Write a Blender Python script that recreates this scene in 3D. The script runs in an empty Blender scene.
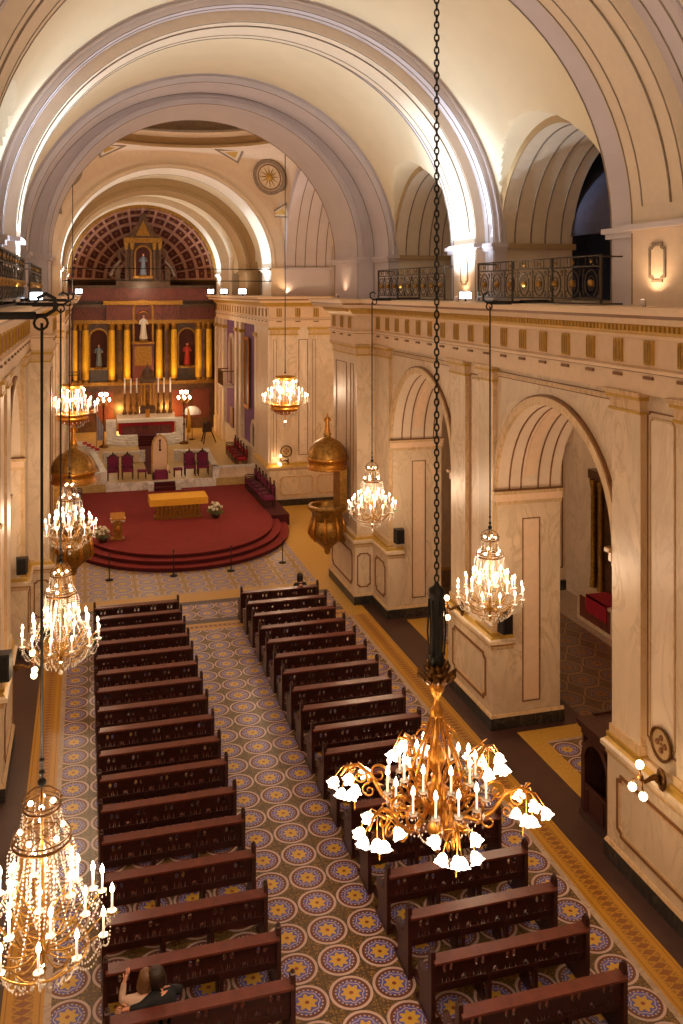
import bpy, bmesh, math, random
from mathutils import Vector, Matrix
random.seed(7)
PI = math.pi
sc = bpy.context.scene
COL = sc.collection
def lin(r, g, b):
    def c(v):
        v /= 255.0
        return v / 12.92 if v <= .04045 else ((v + .055) / 1.055) ** 2.4
    return (c(r), c(g), c(b), 1)

# ------------------------------------------------------------------ node helper
class NT:
    def __init__(s, name):
        s.m = bpy.data.materials.new(name); s.m.use_nodes = True
        s.t = s.m.node_tree; s.t.nodes.clear()
        s.out = s.t.nodes.new('ShaderNodeOutputMaterial')
        s.b = s.t.nodes.new('ShaderNodeBsdfPrincipled')
        s.t.links.new(s.b.outputs[0], s.out.inputs[0])
        s._tc = None
    def put(s, inp, v):
        if isinstance(v, bpy.types.NodeSocket): s.t.links.new(v, inp)
        elif v is not None: inp.default_value = v
    def node(s, typ, **kw):
        n = s.t.nodes.new(typ)
        for k, v in kw.items(): setattr(n, k, v)
        return n
    def math(s, op, a, b=None, c=None):
        n = s.node('ShaderNodeMath', operation=op)
        s.put(n.inputs[0], a); s.put(n.inputs[1], b)
        if c is not None: s.put(n.inputs[2], c)
        return n.outputs[0]
    def pos(s):
        if s._tc is None: s._tc = s.node('ShaderNodeTexCoord')
        return s._tc.outputs['Object']
    def xyz(s):
        n = s.node('ShaderNodeSeparateXYZ'); s.put(n.inputs[0], s.pos()); return n.outputs
    def noise(s, scale, detail=3, rough=.5, dist=0, vec=None, col=False):
        n = s.node('ShaderNodeTexNoise'); s.put(n.inputs['Vector'], vec or s.pos())
        n.inputs['Scale'].default_value = scale; n.inputs['Detail'].default_value = detail
        n.inputs['Roughness'].default_value = rough; n.inputs['Distortion'].default_value = dist
        return n.outputs['Color' if col else 'Fac']
    def mix(s, f, a, b):
        n = s.node('ShaderNodeMix', data_type='RGBA'); s.put(n.inputs[0], f); s.put(n.inputs[6], a); s.put(n.inputs[7], b)
        return n.outputs[2]
    def ramp(s, f, stops, mode='LINEAR'):
        n = s.node('ShaderNodeValToRGB'); cr = n.color_ramp; cr.interpolation = mode
        while len(cr.elements) < len(stops): cr.elements.new(.5)
        for e, (p, c) in zip(cr.elements, stops): e.position = p; e.color = c
        s.put(n.inputs[0], f); return n.outputs[0]
    def done(s, color, rough=.5, metal=0, bump=None, bs=.1, **kw):
        s.put(s.b.inputs['Base Color'], color); s.put(s.b.inputs['Roughness'], rough); s.put(s.b.inputs['Metallic'], metal)
        for k, v in kw.items(): s.put(s.b.inputs[k.replace('_', ' ')], v)
        if bump is not None:
            n = s.node('ShaderNodeBump'); n.inputs['Strength'].default_value = bs; n.inputs['Distance'].default_value = .02
            s.put(n.inputs['Height'], bump); s.put(s.b.inputs['Normal'], n.outputs[0])
        return s.m

def plain(name, col, rough=.5, metal=0, var=.15, scale=6, **kw):
    t = NT(name); n = t.noise(scale, 3)
    dk = tuple(c * (1 - var) for c in col[:3]) + (1,); lt = tuple(min(1, c * (1 + var)) for c in col[:3]) + (1,)
    return t.done(t.ramp(n, [(.3, dk), (.7, lt)]), rough, metal, **kw)

def marble(name, base, vein, scale=1.3, rough=.42):
    t = NT(name)
    mp = t.node('ShaderNodeMapping'); t.put(mp.inputs[0], t.pos()); mp.inputs['Rotation'].default_value = (.5, .6, .4); mp.inputs['Scale'].default_value = (1, 1, .45)
    n1 = t.noise(scale, 6, .62, 1.6, vec=mp.outputs[0])
    v = t.math('ABSOLUTE', t.math('SUBTRACT', n1, .5))
    n2 = t.noise(scale * .6, 3, .5)
    c = t.ramp(v, [(0, vein), (.018, tuple((a + b) / 2 for a, b in zip(vein, base))), (.06, base)])
    c2 = t.mix(t.ramp(n2, [(.35, (0, 0, 0, 1)), (.7, (1, 1, 1, 1))]), c, tuple(x * .84 for x in base[:3]) + (1,))
    return t.done(c2, rough)

def emis(name, col, s, samp='NONE'):
    t = NT(name); t.done(col, .4)
    t.b.inputs['Emission Color'].default_value = col; t.b.inputs['Emission Strength'].default_value = s
    t.m.cycles.emission_sampling = samp
    return t.m

def rosette_floor(name, px, py, cx, cy, cols, bg, rr=.345, hexy=False):
    """cols: outer ring, brown ring, dots, blue, flower, core"""
    t = NT(name); X, Y, Z = t.xyz()
    def cell(c, p, c0):
        a = t.math('DIVIDE', t.math('SUBTRACT', c, c0), p)
        return t.math('MULTIPLY', t.math('SUBTRACT', t.math('FRACT', t.math('ADD', a, 100.5)), .5), p)
    u, v = cell(X, px, cx), cell(Y, py, cy)
    r = t.math('SQRT', t.math('ADD', t.math('MULTIPLY', u, u), t.math('MULTIPLY', v, v)))
    ang = t.math('ARCTAN2', v, u)
    if hexy:
        r = t.math('MULTIPLY', r, t.math('ADD', 1, t.math('MULTIPLY', -.045, t.math('COSINE', t.math('MULTIPLY', ang, 6)))))
    rn = t.math('DIVIDE', r, rr)
    sc8 = t.math('COSINE', t.math('MULTIPLY', ang, 8)); sc24 = t.math('COSINE', t.math('MULTIPLY', ang, 22))
    base = t.ramp(rn, [(0, cols[5]), (.1, cols[4]), (.33, cols[3]), (.67, cols[2]), (.74, cols[1]), (.87, cols[0])], 'CONSTANT')
    fl = t.math('LESS_THAN', rn, t.math('ADD', .41, t.math('MULTIPLY', .085, sc8)))
    core = t.math('LESS_THAN', rn, .1)
    c = t.mix(t.math('MULTIPLY', fl, t.math('SUBTRACT', 1, core)), base, cols[4])
    line = t.math('LESS_THAN', t.math('ABSOLUTE', t.math('SUBTRACT', rn, t.math('ADD', .56, t.math('MULTIPLY', .035, sc8)))), .025)
    c = t.mix(line, c, cols[2])
    rim = t.math('MULTIPLY', t.math('LESS_THAN', t.math('ABSOLUTE', t.math('SUBTRACT', rn, .72)), .05), t.math('GREATER_THAN', sc24, 0))
    c = t.mix(rim, c, cols[1])
    # background ornament
    vo = t.node('ShaderNodeTexVoronoi'); t.put(vo.inputs['Vector'], t.pos()); vo.inputs['Scale'].default_value = 26; vo.inputs['Randomness'].default_value = .7
    no = t.noise(24, 2, .5)
    bgc = t.mix(t.math('GREATER_THAN', vo.outputs['Distance'], .42), bg[0], bg[1])
    bgc = t.mix(t.math('GREATER_THAN', no, .56), bgc, bg[2])
    g1 = t.math('GREATER_THAN', t.math('ABSOLUTE', u), px * .5 - .008); g2 = t.math('GREATER_THAN', t.math('ABSOLUTE', v), py * .5 - .008)
    inside = t.math('LESS_THAN', rn, 1)
    c = t.mix(inside, bgc, c)
    c = t.mix(t.math('MULTIPLY', t.math('MAXIMUM', g1, g2), t.math('SUBTRACT', 1, inside)), c, lin(70, 55, 40))
    w = t.noise(1.5, 3); c = t.mix(t.math('MULTIPLY', w, .25), c, lin(90, 70, 50))
    return t.done(c, .3)

def band_floor(name, axis, ctr, hw, a, b, c3):
    t = NT(name); X, Y, Z = t.xyz()
    s = t.math('ABSOLUTE', t.math('SUBTRACT', t.math('ABSOLUTE', X) if axis == 0 else Y, ctr)); l = Y if axis == 0 else X
    sn = t.math('DIVIDE', s, hw)
    q = t.math('ABSOLUTE', t.math('SUBTRACT', t.math('FRACT', t.math('MULTIPLY', t.math('ADD', l, 100), 6.5)), .5))
    dia = t.math('LESS_THAN', t.math('ADD', t.math('MULTIPLY', q, 1.0), sn), .42)
    dots = t.math('LESS_THAN', t.math('ABSOLUTE', t.math('SUBTRACT', t.math('ADD', q, sn), .58)), .06)
    c = t.ramp(sn, [(0, b), (.5, a), (.78, b), (.84, a)], 'CONSTANT')
    no = t.noise(30, 2); c = t.mix(t.math('MULTIPLY', t.math('GREATER_THAN', no, .55), t.math('LESS_THAN', sn, .5)), c, a)
    c = t.mix(dia, c, c3); c = t.mix(dots, c, a)
    return t.done(c, .3)

WH = (1, 1, 1, 1)
MT = {}
MT['marble'] = marble('cream_marble', lin(226, 202, 172), lin(196, 168, 132))
MT['marble_l'] = marble('pale_marble', lin(238, 216, 190), lin(218, 192, 162), 1.0)
MT['marble_y'] = marble('honey_marble', lin(216, 182, 138), lin(178, 140, 94), 2.0)
MT['marble_p'] = plain('pink_marble', lin(230, 198, 166), .3, var=.05)
MT['marble_w'] = marble('white_marble', lin(236, 232, 228), lin(170, 165, 160), 2)
MT['marble_k'] = marble('black_marble', lin(38, 32, 28), lin(95, 85, 72), 5)
MT['brownline'] = plain('brown_inlay', lin(128, 84, 44), .5)
MT['greyline'] = plain('grey_brown_paint_line', lin(138, 120, 102), .7)
MT['plaster'] = plain('cream_plaster', lin(232, 217, 186), .85, var=.03, scale=1.2)
MT['plaster_g'] = plain('greyish_mauve_plaster', lin(206, 196, 200), .85, var=.03, scale=1.2)
MT['plaster_c'] = plain('ivory_plaster', lin(226, 208, 184), .85, var=.03)
MT['plaster_p'] = plain('peach_plaster', lin(222, 200, 176), .85, var=.03)
MT['plaster_t'] = plain('tan_plaster', lin(180, 150, 108), .85, var=.04)
MT['ledge'] = plain('cornice_paint', lin(226, 198, 166), .6, var=.04)
MT['goldpaint'] = plain('gold_paint', lin(190, 150, 62), .45, .3, var=.12)
MT['gold'] = plain('polished_gilding', lin(200, 138, 56), .34, .85, var=.25, scale=14)
MT['oldgold'] = plain('aged_gilding', lin(160, 118, 52), .38, .7, var=.35, scale=10)
MT['bronze'] = plain('bronze', lin(110, 74, 34), .4, .8, var=.3, scale=12)
MT['iron'] = plain('black_iron', lin(34, 30, 28), .55, .5)
MT['rail_iron'] = plain('grey_iron', lin(74, 62, 50), .5, .5)
MT['wood'] = plain('mahogany', lin(56, 22, 15), .36, 0, var=.35, scale=9)
MT['wood_top'] = plain('worn_mahogany_edge', lin(100, 48, 36), .3, 0, var=.2, scale=7)
MT['darkwood'] = plain('dark_walnut', lin(62, 34, 24), .4, var=.3)
MT['carpet'] = plain('red_carpet', lin(128, 32, 30), .95, var=.08, scale=3)
MT['carpet_d'] = plain('deep_red_carpet', lin(76, 14, 20), .95, var=.1)
MT['purple'] = plain('purple_velvet', lin(118, 32, 74), .9, var=.15)
MT['redvelvet'] = plain('red_velvet', lin(160, 22, 40), .9, var=.1)
MT['purplewall'] = plain('purple_wall_paint', lin(122, 78, 124), .8, var=.1, scale=2)
MT['chfloor'] = plain('beige_parquet', lin(196, 168, 110), .35, var=.12, scale=5)
MT['apse_red'] = plain('dark_red_coffer', lin(104, 46, 38), .7, var=.2, scale=4)
MT['apse_rib'] = plain('rose_coffer_rib', lin(196, 142, 112), .6, var=.1)
MT['ret_dark'] = plain('dark_green_brown_marble', lin(88, 60, 40), .35, var=.35, scale=3)
MT['ret_red'] = marble('red_brown_marble', lin(126, 62, 52), lin(70, 34, 30), 1.5)
MT['ret_amber_lit'] = plain('amber_lit_pilaster', lin(250, 196, 60), .4, .25, var=.1)  # yellow glow of the amber uplights put into the pilaster colour
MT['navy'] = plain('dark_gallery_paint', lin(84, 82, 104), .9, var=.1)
MT['black'] = plain('black_plastic', lin(26, 24, 24), .45)
MT['brownstone'] = plain('dark_brown_stone_strip', lin(70, 44, 38), .35, var=.15, scale=3)
MT['whitestrip'] = marble('pale_stone_strip', lin(190, 166, 144), lin(150, 120, 100), 3)
MT['ywood'] = plain('yellow_cloth', lin(226, 166, 40), .7, var=.06)
MT['cloth'] = plain('white_cloth', lin(232, 226, 220), .85, var=.04)
MT['leaf'] = plain('green_leaves', lin(84, 112, 50), .7, var=.3, scale=30)
MT['flower'] = plain('white_petals', lin(240, 236, 214), .7, var=.05)
MT['skin'] = plain('skin', lin(214, 150, 120), .5, var=.05)
MT['hair'] = plain('dark_brown_hair', lin(48, 34, 26), .5, var=.3, scale=40)
MT['hair_l'] = plain('light_brown_hair', lin(112, 78, 50), .5, var=.3, scale=40)
MT['jacket'] = plain('black_jacket', lin(22, 22, 28), .8)
MT['blouse'] = plain('cream_blouse', lin(206, 176, 158), .85)
MT['blue'] = plain('blue_cloth', lin(60, 90, 170), .8)
MT['paintdark'] = plain('old_oil_painting', lin(92, 62, 52), .5, var=.6, scale=2)
MT['redrobe'] = plain('red_painted_robe', lin(188, 60, 52), .5)
MT['bluerobe'] = plain('grey_blue_painted_robe', lin(120, 132, 150), .5)
MT['candlewax'] = emis('candle_wax', (1, .86, .7, 1), .55)
MT['bulb'] = emis('lit_bulb', (1, .80, .56, 1), 16)
MT['tulipglass'] = emis('lit_tulip_glass', (1, .80, .62, 1), 8)
MT['globe'] = emis('lit_globe', (1, .76, .45, 1), 9)
MT['ledflood'] = emis('lit_led_panel', (.82, .93, 1, 1), 14)
t = NT('crystal'); MT['crystal'] = t.done((1, .93, .84, 1), .08, 0, Transmission_Weight=.35, IOR=1.5, Specular_IOR_Level=1.0)
MT['crystal'].node_tree.nodes['Principled BSDF'].inputs['Emission Color'].default_value = (1, .7, .42, 1)
C5 = [lin(208, 182, 174), lin(108, 54, 44), lin(196, 178, 178), lin(88, 90, 178), lin(218, 172, 66), lin(150, 66, 36)]
MT['f_nave'] = rosette_floor('nave_rosette_tiles', .712, .72, -.035, 14.25, C5, [lin(164, 122, 48), lin(100, 74, 38), lin(74, 58, 36)])
C6 = [lin(204, 184, 184), lin(120, 100, 140), lin(200, 186, 190), lin(120, 112, 156), lin(206, 172, 84), lin(160, 120, 60)]
MT['f_cross'] = rosette_floor('crossing_tiles', .9, .76, .0, 34, C6, [lin(206, 166, 84), lin(160, 132, 96), lin(178, 146, 90)], .37)
C7 = [lin(150, 116, 84), lin(92, 56, 44), lin(160, 130, 100), lin(72, 64, 92), lin(140, 92, 50), lin(90, 46, 32)]
MT['f_aisle'] = rosette_floor('aisle_hexagonal_tiles', 1.0, .9, 8.5, 17.2, C7, [lin(126, 92, 58), lin(96, 64, 46), lin(84, 58, 42)], .46, True)
MT['f_side'] = band_floor('side_border_tiles', 0, 4.97, .31, lin(190, 136, 38), lin(150, 104, 34), lin(140, 84, 36))
MT['f_yel'] = plain('mustard_tiles', lin(196, 150, 62), .32, var=.14, scale=16)
def band2(name, ctr, hw):
    return band_floor(name, 1, ctr, hw, lin(200, 146, 52), lin(146, 104, 44), lin(120, 66, 44))
MT['f_b1'] = band2('threshold_border_tiles', 29.6, .3)

# ------------------------------------------------------------------ mesh builder
class MB:
    def __init__(s, tf=None):
        s.v = []; s.f = []; s.m = []; s.tf = tf
    def add(s, vs, fs, m=0):
        b = len(s.v)
        s.v += [tuple(s.tf(*p)) if s.tf else tuple(p) for p in vs]
        s.f += [tuple(b + i for i in f) for f in fs]; s.m += [m] * len(fs)
    def box(s, x0, x1, y0, y1, z0, z1, m=0):
        s.add([(x0, y0, z0), (x1, y0, z0), (x1, y1, z0), (x0, y1, z0), (x0, y0, z1), (x1, y0, z1), (x1, y1, z1), (x0, y1, z1)],
              [(0, 3, 2, 1), (4, 5, 6, 7), (0, 1, 5, 4), (1, 2, 6, 5), (2, 3, 7, 6), (3, 0, 4, 7)], m)
    def ext(s, pts, h0, h1, fn, m=0):
        n = len(pts)
        s.add([fn(a, b, h0) for a, b in pts] + [fn(a, b, h1) for a, b in pts],
              [tuple(range(n)), tuple(range(2 * n - 1, n - 1, -1))] + [(i, (i + 1) % n, n + (i + 1) % n, n + i) for i in range(n)], m)
    def strip(s, A, B, m=0, closed=False):
        n = len(A); s.add(list(A) + list(B), [(i, (i + 1) % n, n + (i + 1) % n, n + i) for i in range(n if closed else n - 1)], m)
    def tube(s, pts, r, n=6, m=0, closed=False, cap=True):
        pts = [Vector(p) for p in pts]; N = len(pts); R = r if isinstance(r, (list, tuple)) else [r] * N
        vs = []; prev = None
        for i, p in enumerate(pts):
            a = pts[(i - 1) % N] if (closed or i > 0) else p; b = pts[(i + 1) % N] if (closed or i < N - 1) else p
            d = (b - a).normalized() if (b - a).length > 1e-9 else Vector((0, 0, 1))
            if prev is None:
                up = Vector((0, 0, 1)) if abs(d.z) < .9 else Vector((1, 0, 0)); e = d.cross(up).normalized()
            else:
                e = (prev - d * prev.dot(d)); e = e.normalized() if e.length > 1e-6 else d.orthogonal().normalized()
            prev = e; g = d.cross(e)
            for k in range(n):
                t = 2 * PI * k / n; vs.append(p + (e * math.cos(t) + g * math.sin(t)) * R[i])
        fs = []
        for i in range(N if closed else N - 1):
            j = (i + 1) % N
            for k in range(n): fs.append((i * n + k, i * n + (k + 1) % n, j * n + (k + 1) % n, j * n + k))
        if cap and not closed: fs += [tuple(range(n - 1, -1, -1)), tuple((N - 1) * n + k for k in range(n))]
        s.add(vs, fs, m)
    def lathe(s, prof, n=12, o=(0, 0, 0), m=0, lobes=0, amp=0, a0=0, a1=2 * PI):
        full = abs(a1 - a0 - 2 * PI) < 1e-6; nn = n if full else n + 1
        vs = []
        for r, z in prof:
            for k in range(nn):
                t = a0 + (a1 - a0) * k / n; rr = r * (1 + amp * math.cos(lobes * t))
                vs.append((o[0] + rr * math.cos(t), o[1] + rr * math.sin(t), o[2] + z))
        fs = []
        for i in range(len(prof) - 1):
            for k in range(n):
                k2 = (k + 1) % nn; fs.append((i * nn + k, i * nn + k2, (i + 1) * nn + k2, (i + 1) * nn + k))
        s.add(vs, fs, m)
    def ball(s, c, r, n=8, m=0, sz=1):
        k = max(4, n // 2 + 1); s.lathe([(r * math.sin(PI * i / k), -r * sz * math.cos(PI * i / k)) for i in range(k + 1)], n, c, m)
    def octa(s, c, r, h, m=0):
        x, y, z = c; s.add([(x + r, y, z), (x, y + r, z), (x - r, y, z), (x, y - r, z), (x, y, z + h), (x, y, z - h)],
            [(0, 1, 4), (1, 2, 4), (2, 3, 4), (3, 0, 4), (1, 0, 5), (2, 1, 5), (3, 2, 5), (0, 3, 5)], m)
    def sweep(s, path, prof, m=0, ms=None):
        """path: plan polyline; prof: (out, z) offset to the LEFT-hand... side given by the right normal (dy,-dx) negated"""
        P = [Vector(p) for p in path]; N = len(P); off = []
        for i in range(N):
            ds = []
            if i > 0: ds.append((P[i] - P[i - 1]).normalized())
            if i < N - 1: ds.append((P[i + 1] - P[i]).normalized())
            ns = [Vector((-d.y, d.x)) for d in ds]
            if len(ns) == 1: off.append(ns[0])
            else:
                b = (ns[0] + ns[1]).normalized(); off.append(b / max(.25, b.dot(ns[0])))
        for j in range(len(prof) - 1):
            (o0, z0), (o1, z1) = prof[j], prof[j + 1]
            A = [(P[i].x + off[i].x * o0, P[i].y + off[i].y * o0, z0) for i in range(N)]
            B = [(P[i].x + off[i].x * o1, P[i].y + off[i].y * o1, z1) for i in range(N)]
            s.strip(A, B, ms[j] if ms else m)
    def build(s, name, mats, parent=None, smooth=False, **tags):
        me = bpy.data.meshes.new(name); me.from_pydata(s.v, [], s.f)
        if not isinstance(mats, (list, tuple)): mats = [mats]
        for k in mats: me.materials.append(MT[k] if isinstance(k, str) else k)
        for p, mi in zip(me.polygons, s.m): p.material_index = min(mi, len(mats) - 1); p.use_smooth = smooth
        bm = bmesh.new(); bm.from_mesh(me); bmesh.ops.recalc_face_normals(bm, faces=bm.faces); bm.to_mesh(me); bm.free()
        me.update()
        o = bpy.data.objects.new(name, me); COL.objects.link(o)
        if parent: o.parent = parent
        for k, v in tags.items(): o[k] = v
        return o

def smooth_by_angle(o, ang=40):
    for p in o.data.polygons: p.use_smooth = True
    bm = bmesh.new(); bm.from_mesh(o.data)
    for e in bm.edges:
        if len(e.link_faces) == 2 and e.calc_face_angle(0) > math.radians(ang): e.smooth = False
    bm.to_mesh(o.data); bm.free(); return o
def thing(name, label, cat, loc=(0, 0, 0), rz=0, group=None):
    o = bpy.data.objects.new(name, None); COL.objects.link(o); o.location = loc; o.rotation_euler = (0, 0, rz)
    o['label'] = label; o['category'] = cat
    if group: o['group'] = group
    return o
def tag(o, label, cat, group=None):
    o['label'] = label; o['category'] = cat
    if group: o['group'] = group
    return o
KIDS = {}
def dup(root, loc, rz=0, label=None, group=None, scale=None):
    r = root.copy(); COL.objects.link(r); r.location = loc; r.rotation_euler = (0, 0, rz)
    if scale: r.scale = scale
    if label: r['label'] = label
    if group: r['group'] = group
    if root.name not in KIDS:
        ch = [o for o in COL.objects if o.parent == root]
        KIDS[root.name] = [(c, [g for g in COL.objects if g.parent == c]) for c in ch]
    for ch, gs in KIDS[root.name]:
        c = ch.copy(); COL.objects.link(c); c.parent = r
        for g in gs:
            d = g.copy(); COL.objects.link(d); d.parent = c
    return r
def S(mb, name, mats, smooth=False):
    o = mb.build(name, mats, None, smooth); o['kind'] = 'structure'; return o
def L(name, kind, loc, energy, col, size=.2, rot=None, spot=None, blend=.6):
    d = bpy.data.lights.new(name, kind); d.energy = energy; d.color = col
    if kind in ('POINT', 'SPOT'): d.shadow_soft_size = size
    if kind == 'SPOT': d.spot_size = math.radians(spot); d.spot_blend = blend
    o = bpy.data.objects.new(name, d); COL.objects.link(o); o.location = loc
    if rot is not None:
        o.rotation_euler = (Vector(rot) - Vector(loc)).to_track_quat('-Z', 'Y').to_euler()
    return o
def flip(s):
    return lambda x, y, z: (s * x, y, z)
ARC = 28
def arcpts(c, r, zs, b=None, n=ARC, a0=0, a1=PI):
    b = b or r; return [(c + r * math.cos(a0 + (a1 - a0) * i / n), zs + b * math.sin(a0 + (a1 - a0) * i / n)) for i in range(n + 1)]

# ------------------------------------------------------------------ FLOOR
fl = MB()
def fq(x0, x1, y0, y1, m, z=0): fl.add([(x0, y0, z), (x1, y0, z), (x1, y1, z), (x0, y1, z)], [(0, 1, 2, 3)], m)
FM = ['f_nave', 'whitestrip', 'f_side', 'brownstone', 'f_yel', 'f_cross', 'f_aisle', 'f_b1', 'chfloor']
fq(-4.55, 4.55, -2, 29.3, 0)
for s in (-1, 1):
    a = lambda p, q: (min(s * p, s * q), max(s * p, s * q))
    fq(*a(4.55, 4.66), -2, 29.3, 1); fq(*a(4.66, 5.28), -2, 29.3, 2); fq(*a(5.28, 5.95), -2, 33.0, 3)
    fq(*a(4.55, 5.28), 29.3, 33.0, 4)
    for yc, r in ((18.05, 2.62), (26.05, 2.62), (9.3, 2.62), (1.2, 2.62)):   # under the arches
        y0, y1 = yc - r, yc + r
        fq(*a(5.95, 8.3), y0 - .1, y0 + .3, 3); fq(*a(5.95, 8.3), y1 - .3, y1 + .1, 3)
        fq(*a(5.95, 6.3), y0 + .3, y1 - .3, 3); fq(*a(6.3, 8.3), y0 + .3, y0 + .9, 4); fq(*a(6.3, 8.3), y1 - .9, y1 - .3, 4)
        fq(*a(6.3, 6.8), y0 + .9, y1 - .9, 4); fq(*a(7.9, 8.3), y0 + .9, y1 - .9, 4); fq(*a(6.8, 7.9), y0 + .9, y0 + 1.0, 1); fq(*a(6.8, 7.9), y1 - 1.0, y1 - .9, 1)
        fq(*a(6.8, 7.9), y0 + 1.0, y1 - 1.0, 6 if False else 0)
    for q0, q1 in ((-2, -1.52), (3.92, 6.58), (12.02, 15.33), (20.77, 23.33), (28.77, 33)): fq(*a(5.95, 8.3), q0, q1, 3)
    fq(*a(8.3, 11.6), -2, 33.0, 6); fq(*a(11.6, 14), -2, 33, 1)
    fq(*a(5.28, 14), 33.0, 46, 4)
# thresholds between nave and crossing
fq(-4.55, 4.55, 29.3, 29.9, 7); fq(-5.28, 5.28, 29.9, 30.25, 3) if False else None
fq(-4.55, 4.55, 29.9, 30.25, 3); fq(-4.55, 4.55, 30.25, 31.75, 0); fq(-4.55, 4.55, 31.75, 32.1, 3); fq(-4.55, 4.55, 32.1, 33.0, 4)
fq(-4.4, 4.4, 33.0, 33.12, 1); fq(-5.28, -4.4, 33.0, 46, 4); fq(4.4, 5.28, 33.0, 46, 4); fq(-4.4, 4.4, 33.12, 46, 5)
fq(-6, 6, 46, 70, 8)
o = S(fl, 'floor', FM)

# ------------------------------------------------------------------ NAVE WALLS
BAYS = [(18.05, 2.62), (26.05, 2.62), (9.3, 2.62), (1.2, 2.62)]
ZS = 5.95
def arch_wall(mb, fn, a0, a1, ac, r, zs, zt, d, m=(0, 0, 0), zb=0, br=None):
    """wall from a0..a1 with an arched opening, fn(a, b, h)"""
    P = arcpts(ac, r, zs, br)
    for b in (0, d):
        k = m[0] if b == 0 else m[1]
        mb.add([fn(a0, b, zb), fn(ac - r, b, zb), fn(ac - r, b, zs), fn(a0, b, zs)], [(0, 1, 2, 3)], k)
        mb.add([fn(ac + r, b, zb), fn(a1, b, zb), fn(a1, b, zs), fn(ac + r, b, zs)], [(0, 1, 2, 3)], k)
        mb.add([fn(a0, b, zs), fn(ac - r, b, zs), fn(ac - r, b, zt), fn(a0, b, zt)], [(0, 1, 2, 3)], k)
        mb.add([fn(ac + r, b, zs), fn(a1, b, zs), fn(a1, b, zt), fn(ac + r, b, zt)], [(0, 1, 2, 3)], k)
        mb.strip([fn(p, b, q) for p, q in P], [fn(p, b, zt) for p, q in P], k)
    mb.strip([fn(p, 0, q) for p, q in P], [fn(p, d, q) for p, q in P], m[2])
    for e in (ac - r, ac + r):
        mb.add([fn(e, 0, zb), fn(e, d, zb), fn(e, d, zs), fn(e, 0, zs)], [(0, 1, 2, 3)], m[0])
def arcband(mb, fn, ac, r0, r1, zs, b0, b1, m=0, br0=None, br1=None, a0=0, a1=PI, n=ARC):
    """solid curved band between radii r0<r1 and depths b0..b1"""
    A = arcpts(ac, r0, zs, br0, n, a0, a1); B = arcpts(ac, r1, zs, br1, n, a0, a1)
    q = lambda L_, b: [fn(p, b, h) for p, h in L_]
    mb.strip(q(A, b0), q(B, b0), m); mb.strip(q(A, b1), q(B, b1), m); mb.strip(q(A, b0), q(A, b1), m); mb.strip(q(B, b0), q(B, b1), m)
def framebox(mb, fn, a0, a1, h0, h1, w, t, m, notch=0):
    """raised inlaid rectangular border on a wall face, b grows into the wall so -t stands out"""
    def ringpts(a0, a1, h0, h1, n):
        if n <= 0: return [(a0, h0), (a1, h0), (a1, h1), (a0, h1)]
        return [(a0 + n, h0), (a1 - n, h0), (a1 - n, h0 + n * .6), (a1, h0 + n), (a1, h1 - n), (a1 - n, h1 - n * .6), (a1 - n, h1), (a0 + n, h1), (a0 + n, h1 - n * .6), (a0, h1 - n), (a0, h0 + n), (a0 + n, h0 + n * .6)]
    O = ringpts(a0, a1, h0, h1, notch); I = ringpts(a0 + w, a1 - w, h0 + w, h1 - w, notch)
    q = lambda L_, b: [fn(p, b, h) for p, h in L_]
    mb.strip(q(O, -t), q(I, -t), m, True); mb.strip(q(O, 0), q(O, -t), m, True); mb.strip(q(I, 0), q(I, -t), m, True)

WALLM = ['marble', 'marble_l', 'plaster_p', 'brownline', 'marble_y', 'goldpaint', 'marble_p', 'marble_k']
def pier_face(mb, fn, y0, y1):
    """a pilaster shaft with cap and base lines from y0..y1 at the wall face (fn b=0)"""
    mb.add([fn(y0, -.12, 2.35), fn(y1, -.12, 2.35), fn(y1, -.12, 8.75), fn(y0, -.12, 8.75)], [(0, 1, 2, 3)], 0)
    for y in (y0, y1): mb.add([fn(y, 0, 2.35), fn(y, -.12, 2.35), fn(y, -.12, 8.75), fn(y, 0, 8.75)], [(0, 1, 2, 3)], 4)
    for h0, h1, t, m in ((8.72, 8.77, .17, 5), (8.77, 8.98, .15, 4), (8.98, 9.05, .21, 5), (9.05, 9.13, .25, 4), (2.36, 2.44, .2, 5), (2.44, 2.6, .16, 4)):
        vs = [fn(y0 - (t - .12), 0, h0), fn(y1 + (t - .12), 0, h0), fn(y1 + (t - .12), -t, h0), fn(y0 - (t - .12), -t, h0)]
        vs += [fn(y0 - (t - .12), 0, h1), fn(y1 + (t - .12), 0, h1), fn(y1 + (t - .12), -t, h1), fn(y0 - (t - .12), -t, h1)]
        mb.add(vs, [(0, 1, 2, 3), (4, 5, 6, 7), (0, 1, 5, 4), (1, 2, 6, 5), (2, 3, 7, 6), (3, 0, 4, 7)], m)
PIERS = [(20.67, 23.43, [(20.69, 21.5), (22.4, 23.38)], (21.66, 22.26)),
         (11.92, 15.43, [(12.2, 13.4), (14.45, 15.38)], (13.56, 14.32)),
         (3.82, 6.68, [(3.9, 4.8), (5.6, 6.5)], (4.95, 5.45))]
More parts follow.
